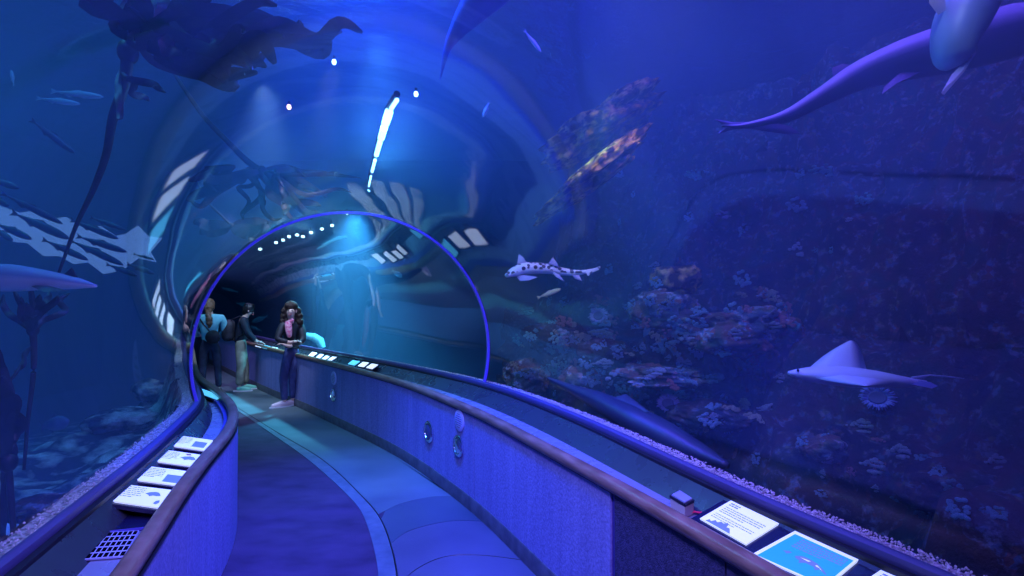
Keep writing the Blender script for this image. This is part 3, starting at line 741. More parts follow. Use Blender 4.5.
# ================================================================ tank bed and reef
def fbm(p, o=4, s=1.0):
    return mn.fractal(V(p)*s, .9, 2.1, o)
TRf = [p for p in TR[::2]]; TLf = [p for p in TL[::2]]
def dist_to(path, x, y):
    return min(math.hypot(p.x-x, p.y-y) for p in path)
def sst(a, b, x):
    t = min(1,max(0,(x-a)/(b-a))); return t*t*(3-2*t)
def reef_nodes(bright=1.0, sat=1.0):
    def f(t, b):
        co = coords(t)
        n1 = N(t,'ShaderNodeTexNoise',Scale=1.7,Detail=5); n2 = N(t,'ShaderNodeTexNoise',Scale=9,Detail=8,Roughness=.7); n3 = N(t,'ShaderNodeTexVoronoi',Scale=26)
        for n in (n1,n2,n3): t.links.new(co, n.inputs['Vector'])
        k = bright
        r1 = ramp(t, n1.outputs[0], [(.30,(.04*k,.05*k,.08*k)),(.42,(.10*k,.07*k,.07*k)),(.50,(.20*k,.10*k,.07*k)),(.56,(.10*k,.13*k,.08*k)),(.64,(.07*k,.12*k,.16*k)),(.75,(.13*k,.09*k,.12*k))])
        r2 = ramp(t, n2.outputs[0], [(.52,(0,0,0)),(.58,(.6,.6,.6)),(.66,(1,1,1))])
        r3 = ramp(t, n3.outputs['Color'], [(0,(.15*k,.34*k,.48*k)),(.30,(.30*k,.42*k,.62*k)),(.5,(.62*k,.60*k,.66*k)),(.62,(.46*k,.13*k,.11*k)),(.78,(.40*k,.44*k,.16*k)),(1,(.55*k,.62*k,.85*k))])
        mx = N(t,'ShaderNodeMix',data_type='RGBA'); t.links.new(r2.outputs[0], mx.inputs[0])
        t.links.new(r1.outputs[0], mx.inputs[6]); t.links.new(r3.outputs[0], mx.inputs[7])
        t.links.new(mx.outputs[2], b.inputs['Base Color'])
        bp = N(t,'ShaderNodeBump',Strength=.9,Distance=.06); n4 = N(t,'ShaderNodeTexNoise',Scale=11,Detail=10,Roughness=.65); t.links.new(co,n4.inputs['Vector'])
        t.links.new(n4.outputs[0], bp.inputs['Height']); t.links.new(bp.outputs[0], b.inputs['Normal'])
    return f
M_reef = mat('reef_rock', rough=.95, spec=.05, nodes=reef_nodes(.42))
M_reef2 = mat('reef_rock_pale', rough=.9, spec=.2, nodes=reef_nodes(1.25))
M_dark_rock = mat('dark_rock', rough=.95, spec=.05, nodes=noisy((.006,.007,.012),(.03,.03,.05),4,bump=.8))
M_sandrock = mat('sandy_rock', rough=.95, spec=.1, nodes=noisy((.05,.035,.02),(.72,.46,.16),9,(1,1,1),.46,.64,1,10,34))
M_bed = mat('bed_rock', rough=.9, spec=.2, nodes=noisy((.04,.06,.09),(.85,.92,.92),4.5,(1,1,1),.44,.68,1,9,16))
def hR(x, y):
    d = dist_to(TRf, x, y)
    n = fbm((x,y,3), 4, .8); n2 = fbm((x,y,9), 5, 2.2)
    cl = sst(.9, 6.4, d+.9*n)
    cl = (math.floor(cl*9)+sst(.2,.85,cl*9-math.floor(cl*9)))/9
    h = -.05+.14*n2+cl*(1.6+4.2*sst(.04,.16,x/max(y,1.2))) if x/max(y,1.2) > -.05 else -.05
    h += .20*abs(n)*(d > .6)
    far = sst(6.5, 9.5, y)
    h = min(h, 5.0)
    if d < .30: h = .86*(1-sst(.14,.30,d))+h*sst(.14,.30,d)+.012*n2
    return h, d
mb = MB(); X0, X1, Y0, Y1, st = -.2, 9.3, -2.6, 13.5, .085
nx = int((X1-X0)/st); ny = int((Y1-Y0)/st); idx = {}
for i in range(nx+1):
    for j in range(ny+1):
        x = X0+i*st; y = Y0+j*st
        k = min(range(len(TRf)), key=lambda q: (TRf[q].x-x)**2+(TRf[q].y-y)**2); q = TRf[k]; q2 = TRf[min(k+1,len(TRf)-1)]; t_ = (q2-q)
        if t_.x*(y-q.y)-t_.y*(x-q.x) > 0: continue      # not inside the walkway
        h, d = hR(x, y)
        if d < .125: continue
        a = sst(.5,1.2,d)
        dx = .16*fbm((x,y,h*2+5),4,1.3)*a; dy = .16*fbm((x+7,y,h*2),4,1.3)*a; dz = .07*fbm((x,y,h+20),4,4)*a
        idx[i,j] = len(mb.v); mb.v.append(V((x+dx,y+dy,h+dz)))
for (i,j), a in list(idx.items()):
    if (i+1,j) in idx and (i,j+1) in idx and (i+1,j+1) in idx: mb.f.append((a, idx[i+1,j], idx[i+1,j+1], idx[i,j+1]))
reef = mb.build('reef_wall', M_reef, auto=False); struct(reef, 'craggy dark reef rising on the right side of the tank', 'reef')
# left bed
def hL(x, y):
    d = dist_to(TLf, x, y); n = fbm((x,y,1),4,1.1); n2 = fbm((x,y,2),5,3)
    h = .22+.16*n+.10*abs(n2)
    e = sst(-5.6,-4.6,x+.35*n+.03*(y-5)); h = h*e-1.3*(1-e)
    if d < .30: h = .86*(1-sst(.14,.30,d))+h*sst(.14,.30,d)
    return h, d
mb = MB(); X0, X1, Y0, Y1, st = -10.5, -.6, -2.6, 13.0, .085
nx = int((X1-X0)/st); ny = int((Y1-Y0)/st); idx = {}
for i in range(nx+1):
    for j in range(ny+1):
        x = X0+i*st; y = Y0+j*st
        k = min(range(len(TLf)), key=lambda q: (TLf[q].x-x)**2+(TLf[q].y-y)**2); q = TLf[k]; q2 = TLf[min(k+1,len(TLf)-1)]; t_ = (q2-q)
        if t_.x*(y-q.y)-t_.y*(x-q.x) < 0: continue
        h, d = hL(x, y)
        if d < .125: continue
        idx[i,j] = len(mb.v); mb.v.append(V((x,y,h)))
for (i,j), a in list(idx.items()):
    if (i+1,j) in idx and (i,j+1) in idx and (i+1,j+1) in idx: mb.f.append((a, idx[i+1,j], idx[i+1,j+1], idx[i,j+1]))
bedL = mb.build('floor_2', M_bed, auto=False); struct(bedL, 'rocky tank bed on the left', 'floor')
quad('floor_3', [(XA,YA,-1.5),(XB,YA,-1.5),(XB,YB,-1.5),(XA,YB,-1.5)], M_tank, 'deep floor of the tank', 'floor')

def rock(name, label, c, r, m, cat='rock', seed=0, rot=0, rough=.28, group=None, block=0, fq=1.1):
    bm = bmesh.new(); bmesh.ops.create_icosphere(bm, subdivisions=5, radius=1)
    Mr = Matrix.Rotation(rot, 3, 'Y')
    for v in bm.verts:
        p = v.co.copy()
        if block:
            q = V([math.copysign(abs(a)**(1-.55*block), a) for a in p]); p = q
        n = mn.fractal(p*fq+V((seed*3.1,seed,0)), .8, 2.1, 5)
        n2 = mn.fractal(p*4.5+V((seed,2,0)), .7, 2.2, 5)
        p = p*(1+rough*n+.07*n2)
        v.co = Mr @ V((p.x*r[0], p.y*r[1], p.z*r[2]))
    me = bpy.data.meshes.new(name); bm.to_mesh(me); bm.free(); me.materials.append(m)
    me.polygons.foreach_set('use_smooth', [True]*len(me.polygons))
    o = bpy.data.objects.new(name, me); C.objects.link(o); o.location = c
    return tag(o, label, cat, group)
from mathutils.bvhtree import BVHTree
bpy.context.view_layer.update()
dg = bpy.context.evaluated_depsgraph_get()
trees = [(o, BVHTree.FromObject(o, dg)) for o in (reef, bedL)]
def cast(u, v):
    o0 = V((0,0,CH)); d = (P(u,v,3)-o0).normalized(); best = None
    for o, tr in trees:
        mi = o.matrix_world.inverted(); h = tr.ray_cast(mi @ o0, (mi.to_3x3() @ d))
        if h[0] is not None:
            p = o.matrix_world @ h[0]; L = (p-o0).length
            if L > 1.9 and (best is None or L < best[0]): best = (L, p, (o.matrix_world.to_3x3() @ h[1]).normalized())
    return best
def seat(u, v, Ymax=9, back=.08):
    """point on the reef behind picture spot u,v, or at most Ymax ahead"""
    h = cast(u, v)
    if h is None or h[1].y > Ymax: return P(u, v, Ymax), Ymax
    return h[1]+(h[1]-V((0,0,CH))).normalized()*back, h[1].y
def boulder(label, u, v, wpx, hpx, m, Ymax=7, dep=.8, **kw):
    c, Yd = seat(u, v, Ymax); k = Yd/F/2
    return rock('rock', label, c, (wpx*k, wpx*k*dep, hpx*k), m, **kw)
boulder('long slanting sandy rock ledge under the blue water, left half of the reef',590,178,128,24,M_sandrock,5.4,seed=2,rot=-math.radians(38),rough=.45)
boulder('upper slanting brown ledge above the long sandy one',604,122,120,34,M_sandrock,5.9,seed=3,rot=-math.radians(30),rough=.5)
boulder('square pale olive boulder perched high at the middle of the reef',674,281,46,28,M_sandrock,5.4,seed=4,block=.9,rough=.2)
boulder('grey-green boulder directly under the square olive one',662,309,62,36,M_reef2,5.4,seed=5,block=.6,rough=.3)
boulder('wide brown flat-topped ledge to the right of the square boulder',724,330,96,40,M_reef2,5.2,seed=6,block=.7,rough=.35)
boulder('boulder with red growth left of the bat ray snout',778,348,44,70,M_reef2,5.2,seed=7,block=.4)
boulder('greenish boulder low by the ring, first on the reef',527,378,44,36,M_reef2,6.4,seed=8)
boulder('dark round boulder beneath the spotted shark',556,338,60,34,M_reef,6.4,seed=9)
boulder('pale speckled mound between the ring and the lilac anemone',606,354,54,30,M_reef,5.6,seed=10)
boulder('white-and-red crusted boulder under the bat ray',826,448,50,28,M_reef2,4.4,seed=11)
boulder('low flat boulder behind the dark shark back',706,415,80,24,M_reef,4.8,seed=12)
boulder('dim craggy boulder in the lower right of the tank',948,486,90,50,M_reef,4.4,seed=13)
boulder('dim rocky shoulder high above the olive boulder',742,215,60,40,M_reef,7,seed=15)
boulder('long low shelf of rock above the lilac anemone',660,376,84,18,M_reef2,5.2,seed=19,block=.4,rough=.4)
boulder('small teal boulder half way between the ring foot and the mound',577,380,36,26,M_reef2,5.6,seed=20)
rock('rock', 'teal-lit boulder by the left foot of the ring', P(150,390,6.9), (.20,.20,.13), M_bed, seed=16)
rock('rock', 'low bluish boulder on the left tank bed near the small round fish', P(122,420,5.6), (.30,.3,.12), M_bed, seed=17)
rock('rock', 'dark flat stone on the left bed close to the acrylic', P(36,508,2.9), (.13,.13,.05), M_reef, seed=18)
# anemones and crusts
def anemone(label, c, r, col, nrm=(-.5,-.8,.3), n=34, seed=1, group=None):
    t = thing('sea_anemone', label, 'anemone', c, group); rr = random.Random(seed)
    nz = V(nrm).normalized(); a = nz.cross(V((0,0,1))).normalized(); b = a.cross(nz)
    m = mat('anemone', col, .6)
    MB().loft([[c+a*(math.cos(k*PI/8)*q)+b*(math.sin(k*PI/8)*q*.8)+nz*h for k in range(16)] for q, h in ((r*.55,-.05),(r*.6,.01),(r*.45,.03),(r*.12,.02))]).build('disc', mat('anemone_disc', tuple(x*.35 for x in col), .7), t)
    mb = MB()
    for k in range(n):
        th = 2*PI*k/n+rr.uniform(-.05,.05); d = a*math.cos(th)+b*math.sin(th)*.8; q = r*rr.uniform(.5,.62)
        mb.tube([c+d*q*.9+nz*.01, c+d*r*.8+nz*rr.uniform(.02,.05), c+d*r*rr.uniform(.92,1.08)+nz*rr.uniform(0,.04)], [r*.075,r*.06,r*.03], 5)
    mb.build('tentacles', m, t)
    return t
anemone('lilac ring-shaped anemone above the dark shark back', seat(668.5,403.5,5,-.06)[0], .11, (.55,.5,.85), seed=2)
anemone('dim blue ring-shaped anemone under the bat ray', seat(877,398,5,-.06)[0], .12, (.30,.36,.75), seed=3)
anemone('small grey anemone below the pale yellow fish', seat(599,316,6,-.06)[0], .12, (.45,.45,.6), seed=4)
anemone('bright bluish anemone at the end of the low ledge', seat(728,428,5,-.05)[0], .07, (.35,.6,.85), seed=5)
anemone('tiny turquoise anemone beside the red growth', seat(793,327,5,-.2)[0], .07, (.15,.5,.55), seed=6)
anemone('olive anemone on the ledge right of the olive boulder', seat(733,345,5,-.25)[0], .07, (.5,.55,.3), seed=7)
# encrusting clumps laid on the reef surface
bpy.context.view_layer.update()
dg = bpy.context.evaluated_depsgraph_get()
solids = [o for o in C.objects if o.name.startswith(('reef_wall','rock','floor_2'))]
trees = [(o, BVHTree.FromObject(o, dg)) for o in solids]
def cast(u, v):
    o0 = V((0,0,CH)); d = (P(u,v,3)-o0).normalized(); best = None
    for o, tr in trees:
        mi = o.matrix_world.inverted(); h = tr.ray_cast(mi @ o0, (mi.to_3x3() @ d))
        if h[0] is not None:
            p = o.matrix_world @ h[0]; L = (p-o0).length
            if L > 1.9 and (best is None or L < best[0]): best = (L, p, (o.matrix_world.to_3x3() @ h[1]).normalized())
    return best
rr = random.Random(21)
cl_cols = [(.35,.58,.85),(.6,.62,.85),(.3,.62,.55),(.66,.28,.26),(.66,.58,.38)]
cl_names = ['pale blue','lilac','teal','dull red','sandy']
cm = [mat('crust_'+n.replace(' ','_'), rough=.9, nodes=noisy(tuple(x*.5 for x in c), tuple(min(1,x*1.5) for x in c), 22, (1,1,1), .4,.62,1,8,40)) for n, c in zip(cl_names, cl_cols)]
protos = {}
def clump(kind, c, n, s):
    if kind not in protos:
        mb = MB(); r2 = random.Random(kind)
        for k in range(26):
            a = r2.uniform(0,2*PI); q = r2.random()**.6*.9; h = .35*(1-q*q)
            z = r2.uniform(.10,.24); mb.ball((math.cos(a)*q, math.sin(a)*q, h*.5), z, z, z*r2.uniform(.8,1.6), 8, 6)
        o = mb.build('coral_clump', cm[kind]); protos[kind] = o
    else:
        o = protos[kind].copy(); C.objects.link(o)
    o.location = c; o.rotation_euler = n.to_track_quat('Z','Y').to_euler(); o.scale = (s*rr.uniform(.8,1.5), s*rr.uniform(.7,1.1), s*.7)
    return tag(o, f'small knobbly {cl_names[kind]} growth crusting the reef rock right of the ring', 'coral', f'{cl_names[kind]} growths on the reef')
cnt = 0
zones = [((505,300,560,395),22,(2,2,4,0)), ((560,300,700,400),110,(0,1,0,3,4)), ((700,290,790,400),34,(3,4,0,1)), ((800,420,880,500),12,(0,1,3)), ((600,395,800,470),36,(0,1,4)), ((600,170,880,290),22,(0,0,1,2)), ((880,440,1010,560),12,(0,0,1)), ((545,330,640,370),14,(0,2,4))]
for (u0,v0,u1,v1), n, ks in zones:
    for k in range(n):
        h = cast(rr.uniform(u0,u1), rr.uniform(v0,v1))
        if not h: continue
        clump(rr.choice(ks), h[1], h[2], h[0]*rr.uniform(.006,.017))
# gravel along the footing: uncountable
mb = MB(); rr = random.Random(5)
for path, gp, side in ((WR,GAPR,1),(WL,GAPL,-1)):
    for i in range(1, len(path)-1):
        if not (0.3 < path[i].y < 7): continue
        t_ = (path[i+1]-path[i-1]).normalized(); n_ = V((t_.y,-t_.x,0))*side
        for k in range(84 if side > 0 else 24):
            o = gp[i]+.035+rr.random()**1.3*(.13 if side > 0 else .09); r = rr.uniform(.003,.0065)
            c = path[i]+n_*o+t_*rr.uniform(-.06,.06)+V((0,0,.848+rr.uniform(0,.014)-max(0,o-gp[i]-.10)*.35))
            mb.add([c+V((r,0,0)),c+V((0,r,0)),c+V((-r,0,0)),c+V((0,-r,0)),c+V((0,0,r)),c+V((0,0,-r))],[(0,1,4),(1,2,4),(2,3,4),(3,0,4),(1,0,5),(2,1,5),(3,2,5),(0,3,5)])
gv = mb.build('gravel', mat('gravel', rough=.9, nodes=noisy((.45,.36,.36),(.95,.82,.80),40)), smooth=False); tag(gv, 'pale pinkish gravel lining the foot of the acrylic', 'gravel', kind='stuff')
# ================================================================ kelp
M_kelp = mat('kelp', rough=.5, nodes=noisy((.010,.008,.008),(.03,.02,.018),6))
M_kelp2 = mat('kelp_blade', rough=.45, nodes=noisy((.008,.007,.012),(.035,.024,.028),4))
def blade(mb, pts, w, th=.006, tw=.4, seed=0):
    """a long strap leaf: lens-shaped section, rippled edge"""
    pts = [V(p) for p in pts]; pts = catmull(pts, 5); rings = []; n = len(pts); rr = random.Random(seed)
    ph = rr.uniform(0,6)
    for i, p in enumerate(pts):
        t = (pts[min(i+1,n-1)]-pts[max(i-1,0)]).normalized(); view = (p-V((0,0,CH))).normalized()
        s = t.cross(view).normalized(); ww = w*math.sin(PI*min(.98,max(.03,(i+.6)/n)))**.6; o = s.cross(t).normalized()
        s2 = (s*math.cos(tw*math.sin(i*.5+ph))+o*math.sin(tw*math.sin(i*.5+ph)))
        rp = .25*ww*math.sin(i*1.3+ph)
        rings.append([p+s2*ww+o*rp, p+o*th, p-s2*ww-o*rp*.6, p-o*th])
    mb.loft(rings)
def kelp(label, stipe, radii, blades, bulb=None):
    t = thing('kelp', label, 'kelp', stipe[-1])
    MB().tube(catmull(stipe, 6), [radii[0]+(radii[1]-radii[0])*k/((len(stipe)-1)*6) for k in range((len(stipe)-1)*6+1)], 10).build('stipe', M_kelp, t)
    if bulb: MB().ball(stipe[0], bulb, bulb, bulb*1.3).build('float_bulb', M_kelp, t)
    for k, (pts, w) in enumerate(blades):
        mb = MB(); blade(mb, pts, w, seed=k); mb.build('blade', M_kelp2, t)
    return t
def fan(o, targets, Y, w, bend=.1, seed=0):
    rr = random.Random(seed); out = []
    for (u, v) in targets:
        e = P(u+rr.uniform(-8,8)*bend*8, v+rr.uniform(-8,8)*bend*8, Y+rr.uniform(-.35,.35)); j = lambda k: V((rr.uniform(-1,1),rr.uniform(-1,1),rr.uniform(-1,1)))*bend*k
        out.append(([o, o.lerp(e,.3)+j(.7), o.lerp(e,.62)+j(1.1), o.lerp(e,.85)+j(.9), e], w*rr.uniform(.6,1.15)))
    return out
Y = 2.7
s = [P(128,52,Y),P(124,85,Y),P(113,118,Y),P(106,155,Y+.05),P(93,190,Y+.1),P(76,226,Y+.2),P(58,275,Y+.3)]
kelp('large dark kelp overhead on the left, its long stalk curving down past the school', s, (.030,.007),
  fan(P(135,42,Y),[(262,68),(238,84),(290,40),(250,18),(225,58),(300,20),(215,-25),(180,-40),(140,-45),(108,-35),(98,-5),(258,50),(275,5),(205,75)],Y,.05,.10,1)+
  fan(P(170,20,Y),[(330,38),(365,32),(280,60),(240,70),(225,76),(200,-40),(255,-30)],Y+.1,.06,.08,5)+
  fan(P(140,30,Y),[(245,62),(250,50),(232,74),(214,80),(242,30),(270,52),(198,66),(185,50),(236,-10),(160,-30),(210,0),(120,-20),(284,28)],Y+.05,.045,.10,12)+fan(P(200,30,Y),[(344,30),(310,48),(268,64),(300,30),(255,70)],Y+.1,.04,.06,13)+
  fan(P(120,70,Y),[(116,118),(150,100),(165,92)],Y,.02,.03,2), .05)
Y = 5.1
s = [P(262,172,Y),P(246,160,Y),P(228,142,Y),P(205,118,Y),P(185,90,Y),P(172,70,Y)]
kelp('dark kelp with drooping blades seen above the left side of the ring', s, (.035,.014),
  fan(P(262,170,Y),[(325,205),(318,212),(300,215),(288,208),(238,212),(250,205),(312,190),(335,182),(355,178),(215,190),(193,200),(280,190),(300,182)],Y,.038,.12,3)+
  fan(P(250,168,Y),[(300,205),(310,210),(322,198),(292,200),(262,206),(330,190),(345,196),(200,188),(225,182),(285,212)],Y+.1,.030,.12,14)+
  fan(P(235,166,Y),[(190,182),(200,176),(186,200)],Y,.05,.05,4), .05)
Y = 6.2
Y = 8.2
s = [P(232,226,Y),P(220,214,Y),P(206,200,Y),P(196,180,Y)]
kelp('low dark raft of kelp floating just left of the ring top', s, (.02,.012),
  fan(P(230,226,Y),[(192,222),(272,222),(268,232),(200,234),(262,238),(250,240),(210,226)],Y,.09,.04,6), .04)
Y = 3.0
s = [P(33,330,Y),P(34,352,Y),P(33,378,Y),P(28,420,Y),P(24,470,Y)]
kelp('kelp with a funnel of short blades hanging at the left edge under the pale fish', s, (.018,.008),
  fan(P(33,333,Y),[(4,296),(12,290),(22,296),(30,290),(40,294),(50,290),(60,296),(68,292),(26,304),(44,304)],Y,.022,.03,7)+fan(P(33,345,Y),[(4,390),(14,372)],Y,.012,.02,8), .03)
Y = 2.6
s = [P(8,462,Y),P(10,485,Y),P(12,510,Y),P(14,540,Y)]
kelp('dark kelp stalks standing at the lower left corner', s, (.016,.012),
  fan(P(6,462,Y),[(-2,350),(3,375),(12,410),(-8,400),(16,430)],Y,.05,.03,9)+fan(P(4,465,Y),[(4,545),(6,500)],Y,.014,.01,10), .04)

# ================================================================ fishes
def section_path(pts, n=6):
    return catmull([V(p) for p in pts], n)
def lerp_list(l, t):
    x = t*(len(l)-1); i = min(int(x), len(l)-2); return l[i]+(l[i+1]-l[i])*(x-i)
def fish_body(name, spine, hgt, wid, m, parent, up=V((0,0,1)), seg=16, belly=0):
    pts = section_path(spine); rings = []; n = len(pts)
    for i, p in enumerate(pts):
        t = (pts[min(i+1,n-1)]-pts[max(i-1,0)]).normalized(); s = t.cross(up).normalized(); u2 = s.cross(t).normalized()
        k = i/(n-1); a = lerp_list(wid,k); b = lerp_list(hgt,k)
        ring = []
        for j in range(seg):
            th = 2*PI*j/seg; z = math.sin(th)*b
            if z < 0: z *= (1-belly)
            ring.append(p+s*(math.cos(th)*a)+u2*z)
        rings.append(ring)
    return MB().loft(rings).build(name, m, parent, auto=False)
def fin(name, pts, m, parent, th=.012, bow=0):
    """a fin: outline thickened, thicker in the middle than at the rim"""
    pts = [V(p) for p in pts]; c = sum(pts, V((0,0,0)))/len(pts)
    n = V((0,0,0))
    for i in range(len(pts)): n += (pts[i]-c).cross(pts[(i+1)%len(pts)]-c)
    n.normalize(); mb = MB(); k = len(pts)
    inner = [c+(p-c)*.6 for p in pts]
    mb.v = pts+[p+n*th/2 for p in inner]+[p-n*th/2 for p in inner]
    for i in range(k):
        j = (i+1)%k; mb.f += [(i,j,k+j,k+i),(j,i,2*k+i,2*k+j)]
    mb.f += [tuple(range(k,2*k)), tuple(reversed(range(2*k,3*k)))]
    return mb.build(name, m, parent)
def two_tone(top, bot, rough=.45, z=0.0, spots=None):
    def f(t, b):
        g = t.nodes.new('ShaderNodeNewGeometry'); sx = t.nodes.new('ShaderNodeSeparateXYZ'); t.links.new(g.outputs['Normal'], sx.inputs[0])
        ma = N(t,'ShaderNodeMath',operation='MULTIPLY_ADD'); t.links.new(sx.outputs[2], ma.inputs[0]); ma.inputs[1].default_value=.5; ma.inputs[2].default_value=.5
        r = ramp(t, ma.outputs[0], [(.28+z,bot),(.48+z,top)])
        if spots:
            co = coords(t,(1,1,1)); v = N(t,'ShaderNodeTexVoronoi',Scale=spots[0],Randomness=.65); t.links.new(co, v.inputs['Vector'])
            rs = ramp(t, v.outputs['Distance'], [(spots[1],(1,1,1)),(spots[1]+.07,(0,0,0))])
            up = ramp(t, ma.outputs[0], [(.30,(0,0,0)),(.42,(1,1,1))])
            ml = N(t,'ShaderNodeMath',operation='MULTIPLY'); t.links.new(rs.outputs[0], ml.inputs[0]); t.links.new(up.outputs[0], ml.inputs[1])
            mx = N(t,'ShaderNodeMix',data_type='RGBA'); t.links.new(ml.outputs[0], mx.inputs[0]); t.links.new(r.outputs[0], mx.inputs[6]); mx.inputs[7].default_value=(.03,.02,.05,1)
            t.links.new(mx.outputs[2], b.inputs['Base Color'])
        else: t.links.new(r.outputs[0], b.inputs['Base Color'])
    return mat('fish_skin', rough=rough, nodes=f)
M_eye = mat('fish_eye', (.01,.01,.01), .2)
# leopard shark -----------------------------------------------------------
px = lambda n, Y: n/F*Y
Y = 5.2; ML = two_tone((.85,.8,.92),(.9,.88,.97), spots=(19,.36)); MLf = mat('fin_lilac',(.45,.38,.62),.5)
t = thing('leopard_shark', 'small pale shark with black spots swimming beside the ring', 'shark', P(550,270,Y))
sp = [P(506,276,Y-.05),P(514,272,Y-.02),P(526,268.5,Y),P(545,268.5,Y+.04),P(562,271.5,Y+.06),P(580,272.5,Y+.04),P(599,268.5,Y)]
fish_body('body', sp, [px(2.0,Y),px(5.0,Y),px(6.2,Y),px(5.4,Y),px(4.0,Y),px(2.6,Y),px(.8,Y)], [px(3,Y),px(6,Y),px(6.5,Y),px(5.5,Y),px(3.5,Y),px(2,Y),px(.5,Y)], ML, t)
fin('dorsal_fin', [P(517,264,Y),P(519,254,Y+.02),P(523,257,Y),P(527,263,Y)], MLf, t)
fin('dorsal_fin', [P(548,264,Y),P(553,257.5,Y+.02),P(557,263,Y),P(559,267,Y)], MLf, t)
fin('pectoral_fin', [P(516,276,Y),P(524,275,Y-.05),P(538,277,Y-.16),P(530,280,Y-.14),P(520,281,Y-.06)], MLf, t)
fin('pelvic_fin', [P(552,272,Y),P(559,274,Y-.03),P(564,281,Y-.07),P(556,277,Y-.04)], MLf, t)
fin('anal_fin', [P(572,275,Y),P(579,275,Y),P(582,281,Y-.02),P(575,279,Y)], MLf, t)
fin('tail_fin', [P(585,271,Y),P(601,266,Y),P(600,269.5,Y),P(592,273,Y),P(588,276,Y)], ML, t)
MB().ball(P(511,272.5,Y-.06), px(1.0,Y)).build('eye', M_eye, t)
# bat ray ------------------------------------------------------------------
Y = 3.3; MR = two_tone((.75,.8,.98),(.9,.93,1), z=.0); 
t = thing('bat_ray', 'pale blue bat ray with one wing raised, gliding low at the right', 'ray', P(860,370,Y))
fish_body('body', [P(789,373,Y),P(800,374,Y),P(822,375,Y),P(850,377,Y+.02),P(876,379,Y+.05),P(905,382,Y+.08),P(926,382,Y+.1)],
  [px(2,Y),px(5,Y),px(9,Y),px(10,Y),px(8.5,Y),px(5.5,Y),px(1.5,Y)], [px(3,Y),px(9,Y),px(16,Y),px(19,Y),px(15,Y),px(9,Y),px(2,Y)], MR, t)
def wing(name, root0, tip, root1, m, parent, lead, trail, th=.02):
    """a curved tapering wing from a root line to a tip, lens section"""
    rings = []; n = 12
    for i in range(n+1):
        k = i/n; a = (root0*(1-k)**2+lead*2*k*(1-k)+tip*k*k); b = (root1*(1-k)**2+trail*2*k*(1-k)+tip*k*k)
        ch = b-a; nn = ch.cross(tip-(root0+root1)/2).normalized(); w = th*(1-k)*.9+.002
        rings.append([a, a+ch*.3+nn*w, a+ch*.65+nn*w*.7, b, a+ch*.65-nn*w*.7, a+ch*.3-nn*w])
    return MB().loft(rings).build(name, m, parent, auto=False)
wing('wing', P(806,371,Y), P(850,340.5,Y+.22), P(868,378,Y+.04), MR, t, P(826,351,Y+.16), P(861,338,Y+.2), .05)
wing('wing', P(812,377,Y), P(866,386,Y-.45), P(900,381,Y+.04), MR, t, P(825,381,Y-.25), P(885,384,Y-.25), .04)
fin('pelvic_fin', [P(905,383,Y+.05),P(915,385,Y),P(932,388.5,Y),P(938,386,Y+.02),P(930,382,Y+.05),P(915,380,Y+.08)], mat('ray_fin',(.22,.22,.5),.5), t)
MB().tube([P(912,378,Y+.08),P(930,375.5,Y+.1),P(950,377,Y+.12),P(964,378.5,Y+.14)], [px(1.6,Y),px(1.0,Y),px(.7,Y),px(.3,Y)], 8).build('tail', mat('ray_tail',(.6,.62,.8),.5), t)
MB().ball(P(798,370.5,Y-.04), px(1.4,Y)).build('eye', M_eye, t)
# large sharks top right ----------------------------------------------------
Y = 2.9; MS = two_tone((.50,.52,.72),(.12,.14,.26), z=.24); MSf = mat('shark_fin',(.20,.18,.36),.45)  # upper ridge painted paler, as light from above would make it
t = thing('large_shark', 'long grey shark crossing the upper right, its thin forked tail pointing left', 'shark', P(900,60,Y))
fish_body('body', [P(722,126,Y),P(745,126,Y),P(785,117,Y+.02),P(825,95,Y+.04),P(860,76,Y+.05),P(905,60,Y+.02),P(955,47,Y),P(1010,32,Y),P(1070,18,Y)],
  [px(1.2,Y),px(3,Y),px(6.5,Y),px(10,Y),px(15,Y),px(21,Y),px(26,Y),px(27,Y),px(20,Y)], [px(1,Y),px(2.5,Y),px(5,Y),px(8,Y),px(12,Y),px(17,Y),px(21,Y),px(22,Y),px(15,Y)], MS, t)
fin('tail_fin', [P(714,119,Y),P(734,122.5,Y),P(752,122,Y),P(742,129,Y),P(732,130,Y),P(717,134,Y),P(726,126.5,Y)], MSf, t)
fin('tail_lobe', [P(742,127,Y),P(770,122,Y),P(790,126,Y),P(800,133,Y),P(790,135,Y),P(770,132,Y),P(750,129,Y)], MSf, t)
fin('dorsal_fin', [P(845,78,Y+.05),P(833,77,Y+.06),P(832,68,Y+.07),P(842,64,Y+.06),P(862,66,Y+.05)], MSf, t)
fin('pelvic_fin', [P(905,68,Y),P(925,70,Y-.02),P(897,83,Y-.1),P(882,94,Y-.12),P(884,87,Y-.1)], MSf, t)
fin('dorsal_fin', [P(985,24,Y),P(1002,12,Y+.02),P(1026,11,Y+.02),P(1010,22,Y),P(995,34,Y)], mat('fin_pale',(.55,.5,.75),.5), t)
Y = 2.35; MS2 = two_tone((.26,.36,.55),(.32,.42,.60), z=0)
t = thing('large_shark', 'broad blue-grey shark nosing down in front of the other at the top right corner', 'shark', P(965,20,Y))
fish_body('body', [P(957,66,Y),P(954,58,Y),P(954,42,Y),P(962,20,Y+.02),P(974,-5,Y+.05),P(990,-45,Y+.1),P(1010,-95,Y+.15),P(1035,-160,Y+.2)],
  [px(9,Y),px(17,Y),px(20,Y),px(25,Y),px(26,Y),px(20,Y),px(11,Y),px(3,Y)], [px(9,Y),px(16,Y),px(19,Y),px(24,Y),px(25,Y),px(19,Y),px(10,Y),px(2,Y)], MS2, t, up=V((0,1,0)))
